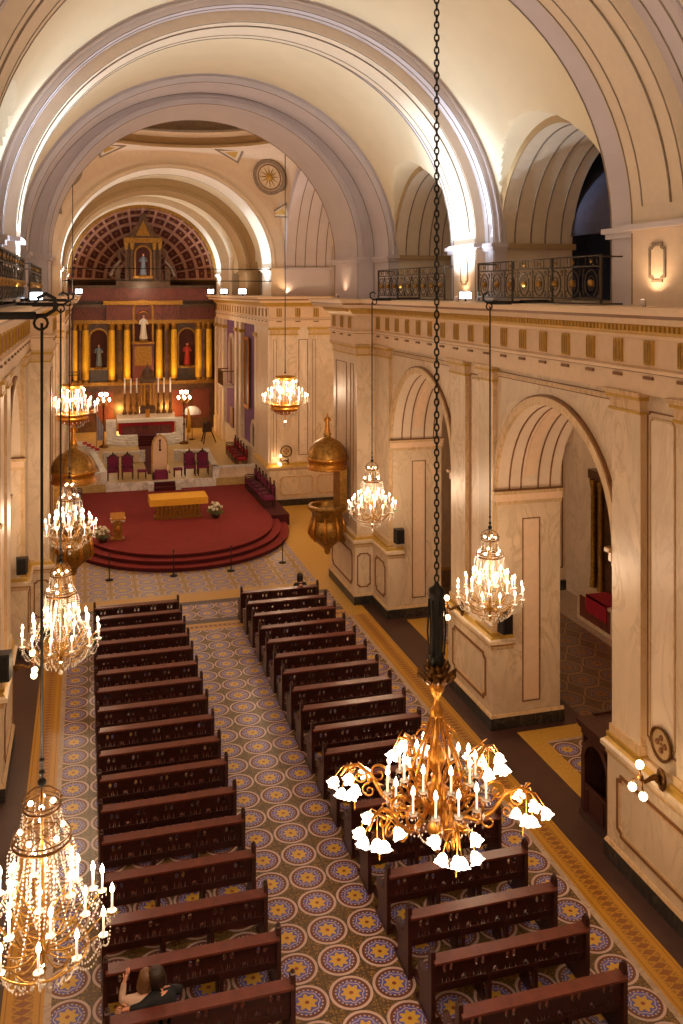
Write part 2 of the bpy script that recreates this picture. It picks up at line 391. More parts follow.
def nave_side(s, nm):
    mb = MB(flip(s)); X0 = 5.92; fn = lambda a, b, h: (X0 + b, a, h)
    edges = [(-2, 3.82 + 1.4), (5.2, 13.7), (13.7, 22.05), (22.05, 30.4)]
    cs = {0: (1.2, -2, 5.25), 1: (9.3, 5.25, 13.6), 2: (18.05, 13.6, 22.05), 3: (26.05, 22.05, 33.4)}
    for k, (yc, a0, a1) in cs.items():
        arch_wall(mb, fn, a0, a1, yc, 2.62, ZS, 9.15, 1.75, (0, 1, 2), br=2.5)
        arcband(mb, fn, yc, 2.62, 2.80, ZS, -.10, 0, 4, 2.5, 2.68)            # archivolt
        arcband(mb, fn, yc, 2.80, 2.85, ZS, -.06, 0, 3, 2.68, 2.73)
        for b in (.3, .62, 1.1, 1.44):                                  # painted lines on the soffit
            arcband(mb, fn, yc, 2.60, 2.62, ZS, b, b + .035, 3, 2.48, 2.5)
        arcband(mb, fn, yc, 2.58, 2.62, ZS, .72, 1.02, 6, 2.46, 2.5, a0=.16, a1=PI - .16)
        for e, sg in ((yc - 2.62, 1), (yc + 2.62, -1)):                # imposts and jamb panels
            for h0, h1, t, m in ((5.62, 5.72, .05, 4), (5.72, 5.9, .09, 6), (5.9, 5.98, .15, 4), (5.98, 6.0, .12, 3)):
                ys = sorted((e, e + sg * t)); mb.box(X0 - t - .02, X0 + 1.78, ys[0], ys[1], h0, h1, m)
            f2 = lambda a, b, h, e=e, sg=sg: (a, e - sg * b, h)
            framebox(mb, f2, X0 + .68, X0 + 1.18, .6, 5.25, .025, .02, 3)
            ys = sorted((e, e + sg * .012)); mb.box(X0 + .73, X0 + 1.13, ys[0], ys[1], .65, 5.2, 6)
        # spandrel inlay
        mb2 = []
        for w_, t_ in ((0, .02),):
            A = [fn(yc - 2.5, -.02, 8.96), fn(yc + 2.5, -.02, 8.96), fn(yc + 2.5, -.02, 8.88), fn(yc - 2.5, -.02, 8.88)]
            mb.add(A, [(0, 1, 2, 3)], 4)
        for h in (8.86, 8.98): mb.add([fn(yc - 2.55, -.025, h), fn(yc + 2.55, -.025, h), fn(yc + 2.55, -.025, h + .02), fn(yc - 2.55, -.025, h + .02)], [(0, 1, 2, 3)], 3)
    for y0, y1, pil, pan in PIERS:
        for p in pil: pier_face(mb, fn, *p)
        framebox(mb, fn, pan[0] + .02 - .1, pan[1] + .08, 2.75, 8.8, .025, .02, 3, .06)
        framebox(mb, fn, pan[0] + .02, pan[1], 2.85, 8.7, .03, .03, 4, .06)
        mb.add([fn(pan[0] + .06, -.012, 2.9), fn(pan[1] - .04, -.012, 2.9), fn(pan[1] - .04, -.012, 8.65), fn(pan[0] + .06, -.012, 8.65)], [(0, 1, 2, 3)], 1)
        # plinth
        pf = lambda a, b, h: (5.75 + b, a, h)
        mb.box(5.75, 6.3, y0 - .03, y1 + .03, 0, 2.1, 0)
        framebox(mb, pf, y0 + .3, y1 - .3, .6, 1.8, .06, .025, 3, .12)
        framebox(mb, pf, y0 + .36, y1 - .36, .66, 1.74, .05, .015, 5 if False else 4, .1)
        mb.sweep([(6.35, y1 + .03), (5.75, y1 + .03), (5.75, y0 - .03), (6.35, y0 - .03)] if s > 0 else [(6.35, y1 + .03), (5.75, y1 + .03), (5.75, y0 - .03), (6.35, y0 - .03)],
                 [(0, 2.0), (-.03, 2.04), (-.03, 2.1), (-.10, 2.16), (-.10, 2.24), (-.05, 2.28), (.02, 2.36), (.08, 2.42), (.3, 2.42)], ms=[4, 4, 5, 0, 0, 5, 4, 4])
        mb.sweep([(7.75, y1 + .03), (5.75, y1 + .03), (5.75, y0 - .03), (7.75, y0 - .03)], [(-.05, 0), (-.05, .3), (-.02, .36), (0, .38)], ms=[7, 4, 4])
    # crossing pier with the corner block
    mb.box(5.15, 5.92, 30.3, 33.4, 0, 9.15, 0)
    pf = lambda a, b, h: (5.92 + b, a, h)
    pier_face(mb, pf, 28.75, 30.25)
    for h0, h1, t, m in ((8.72, 8.77, .05, 5), (8.77, 8.98, .03, 4), (8.98, 9.05, .09, 5), (9.05, 9.13, .13, 4)):
        mb.box(5.15 - t, 6, 30.3 - t, 33.4 + t, h0, h1, m)
    cf = lambda a, b, h: (5.15 + b, a, h)
    framebox(mb, cf, 30.7, 31.1, 2.9, 8.4, .02, .02, 3); framebox(mb, cf, 31.6, 33.0, 2.9, 8.4, .02, .02, 3)
    pth = [(5.6, 33.5), (5.05, 33.5), (5.05, 30.2), (5.72, 30.2), (5.72, 28.62), (6.3, 28.62)]
    mb.sweep(pth, [(0, 0), (0, 2.0), (-.03, 2.04), (-.03, 2.1), (-.10, 2.16), (-.10, 2.24), (-.05, 2.28), (.02, 2.36), (.1, 2.42), (.6, 2.42)], ms=[0, 4, 4, 5, 0, 0, 5, 4, 4])
    mb.sweep([(5.6, 33.5), (5.05, 33.5), (5.05, 30.2), (5.72, 30.2), (5.72, 28.62), (8.1, 28.62)], [(-.05, 0), (-.05, .3), (-.02, .36), (0, .38)], ms=[7, 4, 4])
    pf = lambda a, b, h: (5.05 + b, a, h); framebox(mb, pf, 30.5, 33.2, .6, 1.8, .06, .025, 3, .12)
    pf = lambda a, b, h: (5.72 + b, a, h); framebox(mb, pf, 28.85, 29.95, .6, 1.8, .06, .025, 3, .12)
    pf = lambda a, b, h: (a, 30.2 + b, h); framebox(mb, pf, 5.12, 5.62, .6, 1.8, .04, .025, 3, .08)
    # crossing side of the pier and transept wall
    mb.box(5.92, 13, 31.3, 33.4, 0, 10.6, 0) if False else None
    mb.add([(5.15, 33.4, 0), (13, 33.4, 0), (13, 33.4, 18.5), (5.15, 33.4, 18.5)], [(0, 1, 2, 3)], 1)
    mb.add([(5.92, 33.39, 0), (8.02, 33.39, 0), (8.02, 33.39, 9.2), (5.92, 33.39, 9.2)], [(0, 1, 2, 3)], 1)
    # far pier: faces the nave at Y = 45.5
    mb.box(5.0, 13, 45.5, 48.6, 0, 10.6, 1)
    qf = lambda a, b, h: (a, 45.5 + b, h)
    mb.box(4.85, 5.2, 45.35, 48.6, 0, 1.9, 0); mb.box(5, 8.9, 45.2, 45.5, 0, 1.9, 0)
    framebox(mb, lambda a, b, h: (a, 45.2 + b, h), 5.55, 7.3, .5, 1.5, .08, .03, 4, .1)
    framebox(mb, lambda a, b, h: (a, 45.2 + b, h), 7.5, 8.6, .5, 1.5, .08, .03, 4, .1)
    mb.sweep([(8.9, 45.2), (4.9, 45.2), (4.9, 48.6)] [::-1] , [(0, 1.8), (-.06, 1.88), (-.1, 1.98), (-.03, 2.08), (.1, 2.16), (.4, 2.2)], ms=[4, 0, 5, 5, 4])
    for a0, a1 in ((5.12, 6.5), (7.2, 8.6)):
        mb.box(a0, a1, 45.4, 45.5, 2.15, 8.7, 0)
        for h0, h1, t, m in ((8.72, 8.8, .06, 5), (8.8, 9.0, .03, 4), (9.0, 9.12, .12, 5)): mb.box(a0 - t, a1 + t, 45.4 - t, 45.5, h0, h1, m)
        framebox(mb, lambda a, b, h: (a, 45.4 + b, h), a0 + .12, a0 + .3, 2.5, 8.5, .02, .02, 3)
    framebox(mb, qf, 6.6, 7.1, 2.5, 8.5, .03, .03, 3)
    mb.box(5, 13, 45.08, 45.2, 0, .3, 7)
    # transept end wall and aisle outer wall
    mb.add([(13, 33.4, 0), (13, 45.5, 0), (13, 45.5, 18.5), (13, 33.4, 18.5)], [(0, 1, 2, 3)], 1)
    mb.add([(13, -2, 0), (13, 33.4, 0), (13, 33.4, 9.2), (13, -2, 9.2)], [(0, 1, 2, 3)], 1)
    mb.add([(8.0, -2, 9.15), (13, -2, 9.15), (13, 33.4, 9.15), (8.0, 33.4, 9.15)], [(0, 1, 2, 3)], 1)
    for y in (5.2, 13.6, 22.05, 30.6):                         # outer piers of the side aisle with arches
        mb.box(11.9, 13, y - .9, y + .9, 0, 9.15, 1)
        framebox(mb, lambda a, b, h: (11.9 + b, a, h), y - .7, y - .1, .8, 7.6, .04, .02, 3); framebox(mb, lambda a, b, h: (11.9 + b, a, h), y + .1, y + .7, .8, 7.6, .04, .02, 3)
        framebox(mb, lambda a, b, h, y=y: (a, y - .9 + b, h), 12.1, 12.9, .8, 7.6, .04, .02, 3)
        mb.box(11.82, 13, y - .98, y + .98, 0, .35, 7)
    for yc in (18.05, 26.05, 9.3): arcband(mb, lambda a, b, h: (11.9 + b, a, h), yc, 3.1, 3.6, 5.5, 0, 1.1, 1)
    mb.box(8.0, 13, -2.2, -2, 0, 10.7, 1)
    return S(mb, nm, WALLM)
nave_side(1, 'wall_right'); nave_side(-1, 'wall_left')

# entablature: one continuous ledge per side
PATH = [(5.80, -2), (5.80, 30.2), (5.1, 30.3), (5.1, 33.45), (12.9, 33.45), (12.9, 45.4), (5.05, 45.4), (5.05, 64.5)]
def entab(s, nm):
    mb = MB(flip(s))
    prof = [(0, 9.12), (.06, 9.12), (.06, 9.5), (.1, 9.52), (.12, 9.58), (.04, 9.62), (.04, 10.13), (.08, 10.16), (.14, 10.2), (.2, 10.24), (.32, 10.4), (.62, 10.42), (.62, 10.52), (.68, 10.58), (.78, 10.68), (.78, 10.72), (-.6, 10.74)]
    ms = [0, 0, 1, 0, 0, 0, 0, 0, 2, 2, 0, 0, 1, 0, 0, 0]
    mb.sweep(PATH, prof, ms=ms)
    def along(p, q, step, off, f):
        P, Q = Vector(p), Vector(q); d = (Q - P); n = int(d.length // step); d.normalize(); nn = Vector((-d.y, d.x))
        for i in range(n):
            c = P + d * ((i + .5) * (Q - P).length / n); f(c, d, nn)
    def obox(c, d, nn, a0, a1, o0, o1, z0, z1, m):
        vs = []
        for z in (z0, z1):
            for a, o in ((a0, o0), (a1, o0), (a1, o1), (a0, o1)):
                p = c + d * a + nn * o; vs.append((p.x, p.y, z))
        mb.add(vs, [(0, 3, 2, 1), (4, 5, 6, 7), (0, 1, 5, 4), (1, 2, 6, 5), (2, 3, 7, 6), (3, 0, 4, 7)], m)
    def trig(c, d, nn):
        for k in (-.1, 0, .1): obox(c, d, nn, k - .035, k + .035, .03, .09, 9.66, 10.1, 2)
        for k in (-.1, 0, .1): obox(c, d, nn, k - .01, k + .012, .085, .095, 9.7, 10.06, 1)
    def mutule(c, d, nn): obox(c, d, nn, -.14, .14, .05, .1, 9.4, 9.455, 1)
    def dent(c, d, nn): obox(c, d, nn, -.035, .035, .1, .34, 10.28, 10.38, 2)
    for p, q in zip(PATH, PATH[1:]):
        if (Vector(q) - Vector(p)).length < 1: continue
        along(p, q, .96, 0, trig); along(p, q, .96, 0, mutule)
        if p[1] < 40 and p[0] < 6: along(p, q, .13, 0, dent)
    # floor of the ledge and gallery
    mb.add([(5.6, -2, 10.72), (13, -2, 10.72), (13, 33.4, 10.72), (5.6, 33.4, 10.72)], [(0, 1, 2, 3)], 0)
    mb.add([(5.0, 45.6, 10.73), (13, 45.6, 10.73), (13, 66, 10.73), (5.0, 66, 10.73)], [(0, 1, 2, 3)], 0)
    return S(mb, nm, ['ledge', 'brownline', 'goldpaint'])
entab(1, 'trim_1'); entab(-1, 'trim_2')

# ------------------------------------------------------------------ UPPER WALLS (galleries), RIBS, VAULTS
ZU = 12.2
def upper(s, nm):
    mb = MB(flip(s)); fn = lambda a, b, h: (6.0 + b, a, h)
    for yc, a0, a1 in ((1.2, -2, 5.25), (9.3, 5.25, 13.6), (18.05, 13.6, 22.05), (26.05, 22.05, 30.4)):
        arch_wall(mb, fn, a0, a1, yc, 2.58, 12.15, 18.2, 2.0, (0, 4, 0), zb=10.72)
        arcband(mb, fn, yc, 2.58, 2.75, 12.15, -.03, 0, 1)
        for b in (.35, .8, 1.2, 1.65): arcband(mb, fn, yc, 2.56, 2.58, 12.15, b, b + .035, 2)
        for e, sg in ((yc - 2.58, 1), (yc + 2.58, -1)):
            ys = sorted((e, e + sg * .1)); mb.box(5.96, 8.05, ys[0], ys[1], 12.05, 12.2, 1)
        # gallery room: transverse dark arches and vault
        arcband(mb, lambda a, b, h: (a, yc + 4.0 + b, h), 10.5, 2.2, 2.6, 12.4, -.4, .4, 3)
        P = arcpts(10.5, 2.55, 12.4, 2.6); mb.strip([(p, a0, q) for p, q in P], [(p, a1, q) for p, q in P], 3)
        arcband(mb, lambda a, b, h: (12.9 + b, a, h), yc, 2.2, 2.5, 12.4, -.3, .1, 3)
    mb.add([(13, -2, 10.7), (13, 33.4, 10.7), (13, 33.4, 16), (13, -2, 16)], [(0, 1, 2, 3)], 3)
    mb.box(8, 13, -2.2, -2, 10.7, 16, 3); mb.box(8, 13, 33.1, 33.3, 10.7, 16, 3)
    # chancel upper walls
    cf = lambda a, b, h: (5.75 + b, a, h)
    arch_wall(mb, cf, 48.2, 56.0, 51.8, 1.5, 12.2, 18.2, .8, (0, 4, 0), zb=10.72); arch_wall(mb, cf, 56.0, 66.0, 60.6, 1.5, 12.2, 18.2, .8, (0, 4, 0), zb=10.72)
    mb.box(6.6, 6.7, 48.2, 66, 10.72, 18.2, 3)
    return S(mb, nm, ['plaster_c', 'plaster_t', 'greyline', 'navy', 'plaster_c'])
o1 = upper(1, 'wall_upper_right'); o2 = upper(-1, 'wall_upper_left')

def rib(y0, y1, a, b, c0=None, c1=None, raise_=.25, outer=(6.1, 5.75), nm='trim_3', mats=('plaster_g', 'greyline', 'plaster_c', 'plaster_p'), da=None, zs=ZU):
    mb = MB(); fn = lambda p, d, h: (p, d, h)
    N = 48
    arcband(mb, fn, 0, a, outer[0], zs, y0, y1, 0, b, outer[1], n=N)
    for yy in ((y0 + .02, y1 - .05)):
        arcband(mb, fn, 0, a - .015, a, zs, yy, yy + .03, 1, b - .015, b, n=N)
    for rr in (.12, .22):                                         # mouldings on the front face
        arcband(mb, fn, 0, a + rr, a + rr + .05, zs, y0 - .05, y0, 0, b + rr, b + rr + .05, n=N)
    if c0 is not None:
        ra, rb = a - raise_, b - raise_
        arcband(mb, fn, 0, ra, a, zs, c0, c1, 2, rb, b, n=N)
        for yy in (c0 + .03, c1 - .06): arcband(mb, fn, 0, ra - .012, ra, zs, yy, yy + .03, 1, rb - .012, rb, n=N)
        m_ = (c1 - c0) * .26
        A0 = .06
        arcband(mb, fn, 0, ra - .02, ra, zs, c0 + m_, c1 - m_, 2, rb - .02, rb, n=N, a0=A0, a1=PI - A0)
        for yy in (c0 + m_ - .03, c1 - m_): arcband(mb, fn, 0, ra - .03, ra, zs, yy, yy + .03, 1, rb - .03, rb, n=N, a0=A0, a1=PI - A0)
        for yy in (c0 - .25, c1 + .22): arcband(mb, fn, 0, a - .012, a, zs, yy, yy + .03, 1, b - .012, b, n=N)
    for s in (-1, 1):                                             # pilasters standing on the ledge
        m2 = MB(flip(s)); e = a
        m2.box(e, 6.1 if outer[0] > 6 else outer[0], y0, y1, 10.72, zs, 0)
        m2.box(e - .14, outer[0], y0 - .12, y1 + .12, zs - .1, zs, 0); m2.box(e - .08, outer[0], y0 - .06, y1 + .06, zs - .2, zs - .1, 0)
        for yy in (y0 + .02, y1 - .05): m2.box(e - .012, e, yy, yy + .03, 10.75, zs - .2, 1)
        if c0 is not None:
            m2.box(e - raise_, e, c0, c1, 10.72, zs, 3); m2.box(e - raise_ - .12, e, c0 - .1, c1 + .1, zs - .1, zs, 0)
            pf = lambda p, d, h, e=e: (e - raise_ + d, p, h)
            framebox(m2, pf, (c0 + c1) / 2 - .24, (c0 + c1) / 2 + .24, 11.15, 11.85, .05, .02, 1, .09)
            m2.add([pf((c0 + c1) / 2 - .17, -.01, 11.22), pf((c0 + c1) / 2 + .17, -.01, 11.22), pf((c0 + c1) / 2 + .17, -.01, 11.78), pf((c0 + c1) / 2 - .17, -.01, 11.78)], [(0, 1, 2, 3)], 2)
            for yy in (c0 + .03, c1 - .06): m2.box(e - raise_ - .012, e - raise_, yy, yy + .03, 10.75, zs - .15, 1)
        b_ = len(mb.v); mb.v += m2.v; mb.f += [tuple(i + b_ for i in f) for f in m2.f]; mb.m += m2.m
    return S(mb, nm, list(mats))
rib(20.55, 23.35, 5.78, 5.45, 21.1, 22.6, .25, (6.1, 5.85), 'trim_3')
rib(12.1, 15.4, 5.78, 5.45, 12.75, 14.35, .25, (6.1, 5.85), 'trim_4')
rib(3.9, 6.6, 5.78, 5.45, 4.5, 6.0, .25, (6.1, 5.85), 'trim_5')
# arch between nave and crossing, stepped
rib(28.6, 30.3, 5.78, 5.45, None, None, 0, (6.1, 5.85), 'trim_6', ('plaster_g', 'greyline', 'plaster_g', 'plaster_g'))
rib(30.3, 33.4, 5.2, 5.1, None, None, 0, (6.1, 5.85), 'trim_7', ('plaster_g', 'greyline', 'plaster_g', 'plaster_g'))
rib(45.5, 48.2, 5.2, 4.95, None, None, 0, (6.1, 5.7), 'trim_8', ('plaster_c', 'greyline', 'plaster_g', 'plaster_g'))
rib(53.2, 56.2, 5.25, 4.7, None, None, 0, (6.0, 5.4), 'trim_9', ('plaster_t', 'greyline', 'plaster_g', 'plaster_g'))
rib(63.6, 66.2, 5.25, 5.0, None, None, 0, (6.0, 5.6), 'trim_10', ('plaster_c', 'greyline', 'plaster_g', 'plaster_g'))

vm = MB(); NA, NY = 96, 34
for yc, y0, y1 in ((-1.0, -2, 0), (2.0, 0, 3.95), (9.3, 6.5, 12.2), (18.05, 15.3, 20.7), (26.05, 23.2, 28.8)):
    rows = []
    for j in range(NY + 1):
        y = y0 + (y1 - y0) * j / NY; dy = abs(y - yc); r = 2.75
        zsd = 12.15 + math.sqrt(max(0, r * r - dy * dy)) if dy < r else 0
        row = []
        for i in range(NA + 1):
            t = PI * i / NA; x = 6.02 * math.cos(t); z = ZU + 5.7 * math.sin(t) ** 1.0
            zz = zsd + .35 * (1 - abs(x) / 6.02) if zsd else 0
            row.append((x, y, max(z, zz)))
        rows.append(row)
    vs = [p for r_ in rows for p in r_]
    vm.add(vs, [(j * (NA + 1) + i, j * (NA + 1) + i + 1, (j + 1) * (NA + 1) + i + 1, (j + 1) * (NA + 1) + i) for j in range(NY) for i in range(NA)], 0)
P = arcpts(0, 5.9, ZU, 5.35, 48)
vm.strip([(p, 48.0, q) for p, q in P], [(p, 53.4, q) for p, q in P], 0); vm.strip([(p, 56, q) for p, q in P], [(p, 64, q) for p, q in P], 0)
o = S(vm, 'ceiling', ['plaster']); smooth_by_angle(o, 25)
bk = MB(); bk.box(-6.2, 6.2, -2.3, -2, 0, 18.5, 0); S(bk, 'wall_back', ['plaster_c'])

# crossing: side arches, pendentives, drum, dome
cx = MB(); YC, HX, HY = 39.45, 5.9, 6.05
for s in (-1, 1):
    fn = lambda a, b, h, s=s: (s * (5.85 + b), a, h)
    arcband(cx, fn, YC, 5.75, 6.15, ZU, 0, 2.4, 2, 5.0, 5.45, n=40)
    for b in (.5, 1.0, 1.6, 2.1): arcband(cx, fn, YC, 5.73, 5.75, ZU, b, b + .04, 1, 4.98, 5.0, n=40)
    P = arcpts(YC, 6.1, ZU, 5.3, 40)
    cx.strip([(s * 8.2, p, q) for p, q in P], [(s * 13, p, q) for p, q in P], 0)
    for yy, sg in ((33.4, 1), (45.5, -1)):
        ys = sorted((yy, yy + sg * .3)); cx.box(min(s * 5.9, s * 8.2), max(s * 5.9, s * 8.2), ys[0], ys[1], 10.73, ZU - .12, 2)
        ys = sorted((yy, yy + sg * .42)); cx.box(min(s * 5.8, s * 8.3), max(s * 5.8, s * 8.3), ys[0], ys[1], ZU - .12, ZU + .02, 2)
    for yy in (45.5,): cx.box(min(s * 7.4, s * 13), max(s * 7.4, s * 13), yy - .1, yy, 10.73, 18.5, 2)
def pend(fi, t):
    c, s_ = math.cos(fi), math.sin(fi)
    k = min(HX / max(1e-6, abs(c)), HY / max(1e-6, abs(s_))); x, y = k * c, k * s_
    if abs(abs(x) - HX) < 1e-4: z = ZU + 5.4 * math.sqrt(max(0, 1 - (y / 6.1) ** 2))
    else: z = ZU + 5.4 * math.sqrt(max(0, 1 - (x / 6.0) ** 2))
    X1, Y1, Z1 = 5.55 * c, 5.75 * s_, 18.0
    kk = math.hypot(c * 4.95, s_ * 5.75)
    w = t ** 1.0; dz = z + (Z1 - z) * math.sin(t * PI / 2); h = (1 - math.cos(t * PI / 2))
    return (x + (X1 - x) * h, YC + y + (Y1 - y) * h, dz)
NF, NT_ = 160, 14
vs = [pend(2 * PI * i / NF, j / NT_) for i in range(NF) for j in range(NT_ + 1)]
cx.add(vs, [(i * (NT_ + 1) + j, ((i + 1) % NF) * (NT_ + 1) + j, ((i + 1) % NF) * (NT_ + 1) + j + 1, i * (NT_ + 1) + j + 1) for i in range(NF) for j in range(NT_)], 3)
def ring(r, z): return [(1.12 * r * math.cos(2 * PI * i / 96), YC + r * 1.16 * math.sin(2 * PI * i / 96), z) for i in range(96)]
prof = [(4.95, 18.0, 3), (4.75, 18.08, 3), (4.72, 18.2, 4), (4.78, 18.25, 4), (4.9, 18.3, 1), (4.9, 18.62, 4), (4.7, 18.68, 3), (4.55, 18.8, 3), (4.5, 18.9, 1), (4.7, 18.95, 4), (4.75, 19.5, 1), (4.55, 19.6, 4), (4.5, 19.75, 1), (4.65, 19.8, 4), (4.6, 20.6, 0), (4.2, 22.0, 0), (3.3, 23.4, 0), (2.0, 24.4, 0), (.05, 24.8, 0)]
for (r0, z0, m0), (r1, z1, m1) in zip(prof, prof[1:]): cx.strip(ring(r0, z0), ring(r1, z1), m1, True)
o = S(cx, 'ceiling_crossing', ['plaster', 'greyline', 'plaster_g', 'plaster_p', 'plaster_t'])

# medallions and triangles on the pendentives
def pend_frame(fi, t):
    p = Vector(pend(fi, t)); du = (Vector(pend(fi + .01, t)) - p).normalized(); dv = (Vector(pend(fi, t + .01)) - p); dv = (dv - du * dv.dot(du)).normalized()
    n = du.cross(dv).normalized()
    if n.dot(Vector((0, YC, 15)) - p) < 0: n = -n
    return p, du, dv, n
def medallion(fi, t, lab, R=.92):
    p, du, dv, n = pend_frame(fi, t); p = p + n * .12
    n = (n + Vector((0, -.9, 0))).normalized(); du = (du - n * du.dot(n)).normalized(); dv = n.cross(du); p = p + n * .22
    M = lambda x, y, z: p + du * x + dv * y + n * z
    th = thing('star_medallion', lab, 'medallion', group='star medallions under the dome')
    def disc(r0, r1, z0, z1, name, mat):
        m = MB(M); 
        A = [(r0 * math.cos(2 * PI * i / 40), r0 * math.sin(2 * PI * i / 40), z1) for i in range(40)]; B = [(r1 * math.cos(2 * PI * i / 40), r1 * math.sin(2 * PI * i / 40), z1) for i in range(40)]
        C_ = [(a, b, z0) for a, b, _ in B]
        m.strip(A, B, 0, True); m.strip(B, C_, 0, True); return m.build(name, mat, th)
    m = MB(M); m.add([(R * .99 * math.cos(2 * PI * i / 40), R * .99 * math.sin(2 * PI * i / 40), 0) for i in range(40)], [tuple(range(40))]); m.build('disc', 'plaster_c', th)
    disc(R * .8, R, -.5, .06, 'rim', 'greyline'); disc(R * .66, R * .72, -.05, .03, 'inner_ring', 'brownline')
    m = MB(M)
    for i in range(12):
        a = 2 * PI * i / 12; m.add([(.1 * math.cos(a - .5), .1 * math.sin(a - .5), .02), (R * .68 * math.cos(a), R * .68 * math.sin(a), .01), (.1 * math.cos(a + .5), .1 * math.sin(a + .5), .02), (R * .3 * math.cos(a), R * .3 * math.sin(a), .07)], [(0, 1, 3), (3, 1, 2), (0, 3, 2)], 0)
    m.ball((0, 0, .03), .16, 10); m.build('star', 'goldpaint', th)
    return th
FI = math.atan2(HY, HX)
medallion(FI, .57, 'round gold star medallion high on the right of the chancel arch')
medallion(PI - FI, .57, 'round star medallion half hidden at the left of the chancel arch')
def tri(fi0, t0, pts, lab):
    p, du, dv, n = pend_frame(fi0, t0)
    n = (n + Vector((0, -.6, 0))).normalized(); k_ = -1 if du.x < 0 else 1; du = (du - n * du.dot(n)).normalized(); dv = n.cross(du) * (1 if n.cross(du).z > 0 else -1); p = p + n * .14
    M = lambda x, y, z: p + du * x + dv * y + n * z
    th = thing('triangular_panel', lab, 'wall ornament', group='painted triangles under the dome')
    m = MB(M); c = Vector((sum(a for a, b in pts) / 3, sum(b for a, b in pts) / 3))
    inn = [tuple(c + (Vector(q) - c) * .74) for q in pts]; inn2 = [tuple(c + (Vector(q) - c) * .42) for q in pts]
    m.strip([(a, b, .03) for a, b in pts], [(a, b, .03) for a, b in inn], 0, True); m.strip([(a, b, -.4) for a, b in pts], [(a, b, .03) for a, b in pts], 0, True); m.build('border', 'greyline', th)
    m = MB(M); m.add([(a, b, .015) for a, b in inn], [(0, 1, 2)]); m.build('panel', 'plaster_c', th)
    m = MB(M); m.add([(a, b, .03) for a, b in inn2], [(0, 1, 2)]); m.build('gilded_center', 'goldpaint', th)
for sg, side in ((1, 'right'), (-1, 'left')):
    f = (lambda a: a) if sg > 0 else (lambda a: PI - a)
    k = 1 if sg > 0 else -1
    tri(f(FI), .28, [(-.42 * k, .55), (.42 * k, .55), (0, -1.1)], 'narrow painted triangle below the %s star medallion' % side)
    tri(f(FI + .22), .78, [(-.5 * k, .35), (1.0 * k, .35), (-.1 * k, -.55)], 'flat painted triangle above the chancel arch, %s side' % side)

# ------------------------------------------------------------------ CHANCEL WALLS
def chancel(s, nm):
    mb = MB(flip(s)); fn = lambda a, b, h: (5.25 + b, a, h)
    mb.add([fn(48.6, 0, 0), fn(66, 0, 0), fn(66, 0, 9.2), fn(48.6, 0, 9.2)], [(0, 1, 2, 3)], 0)
    for y in (48.7, 54.0, 55.6, 61.0, 62.6, 64.6):
        mb.box(5.0, 5.25, y, y + .75, .9, 9.12, 1); mb.box(4.92, 5.3, y - .08, y + .83, 8.5, 8.7, 2); mb.box(4.94, 5.3, y - .06, y + .81, .9, 2.0, 1)
        mb.box(4.93, 5.3, y + .25, y + .5, 2.4, 8.3, 3) if False else None
    mb.box(5.1, 5.25, 48.6, 66, .9, 2.1, 1)
    # arched recess with balcony, doorway surround
    arcband(mb, fn, 58.8, .75, .95, 7.3, -.12, 0, 1); mb.box(5.13, 5.25, 57.85, 58.05, 5.0, 7.3, 1); mb.box(5.13, 5.25, 59.55, 59.75, 5.0, 7.3, 1)
    P = arcpts(58.8, .75, 7.3); mb.add([fn(a, -.02, h) for a, h in P] + [fn(58.05, -.02, 5.0), fn(59.55, -.02, 5.0)], [tuple(range(len(P))) + (len(P), len(P) + 1)], 4)
    arcband(mb, fn, 50.6, .6, .8, 2.9, -.12, 0, 1); mb.box(5.13, 5.25, 49.8, 50.0, .9, 2.9, 1); mb.box(5.13, 5.25, 51.2, 51.4, .9, 2.9, 1)
    P = arcpts(50.6, .6, 2.9); mb.add([fn(a, -.02, h) for a, h in P] + [fn(50.0, -.02, .9), fn(51.2, -.02, .9)], [tuple(range(len(P))) + (len(P), len(P) + 1)], 5)
    mb.box(5.18, 5.27, 58.2, 59.4, .9, 3.4, 4)
    return S(mb, nm, ['purplewall', 'marble_l', 'goldpaint', 'brownline', 'ret_red', 'black'])
chancel(1, 'wall_chancel_right'); chancel(-1, 'wall_chancel_left')

# apse: curved back wall and coffered half dome
ap = MB(); AR, AZ, AY = 5.3, 11.9, 66.2
def sph(th_, ph):   # th_: around the Y axis 0..pi, ph: rim 0 -> back pole pi/2
    r = AR * math.cos(ph); return (r * math.cos(th_), AY + 4.2 * math.sin(ph), AZ + r * math.sin(th_))
NT2, NP = 60, 20
vs = [sph(PI * i / NT2, PI / 2 * j / NP) for i in range(NT2 + 1) for j in range(NP + 1)]
ap.add(vs, [(i * (NP + 1) + j, (i + 1) * (NP + 1) + j, (i + 1) * (NP + 1) + j + 1, i * (NP + 1) + j + 1) for i in range(NT2) for j in range(NP)], 0)
def inset(p, k):
    c = Vector((0, AY, AZ)); return Vector(p) + (c - Vector(p)).normalized() * k
for i in range(0, 17):
    t_ = PI * i / 16; w = .018
    for k0, k1, mm in ((.10, 0, 1),):
        A = [inset(sph(t_ - w, p * PI / 2 / 24), .10) for p in range(24)]; B = [inset(sph(t_ + w, p * PI / 2 / 24), .10) for p in range(24)]
        A2 = [sph(t_ - w, p * PI / 2 / 24) for p in range(24)]; B2 = [sph(t_ + w, p * PI / 2 / 24) for p in range(24)]
        ap.strip(A, B, 1); ap.strip(A, A2, 1); ap.strip(B, B2, 1)
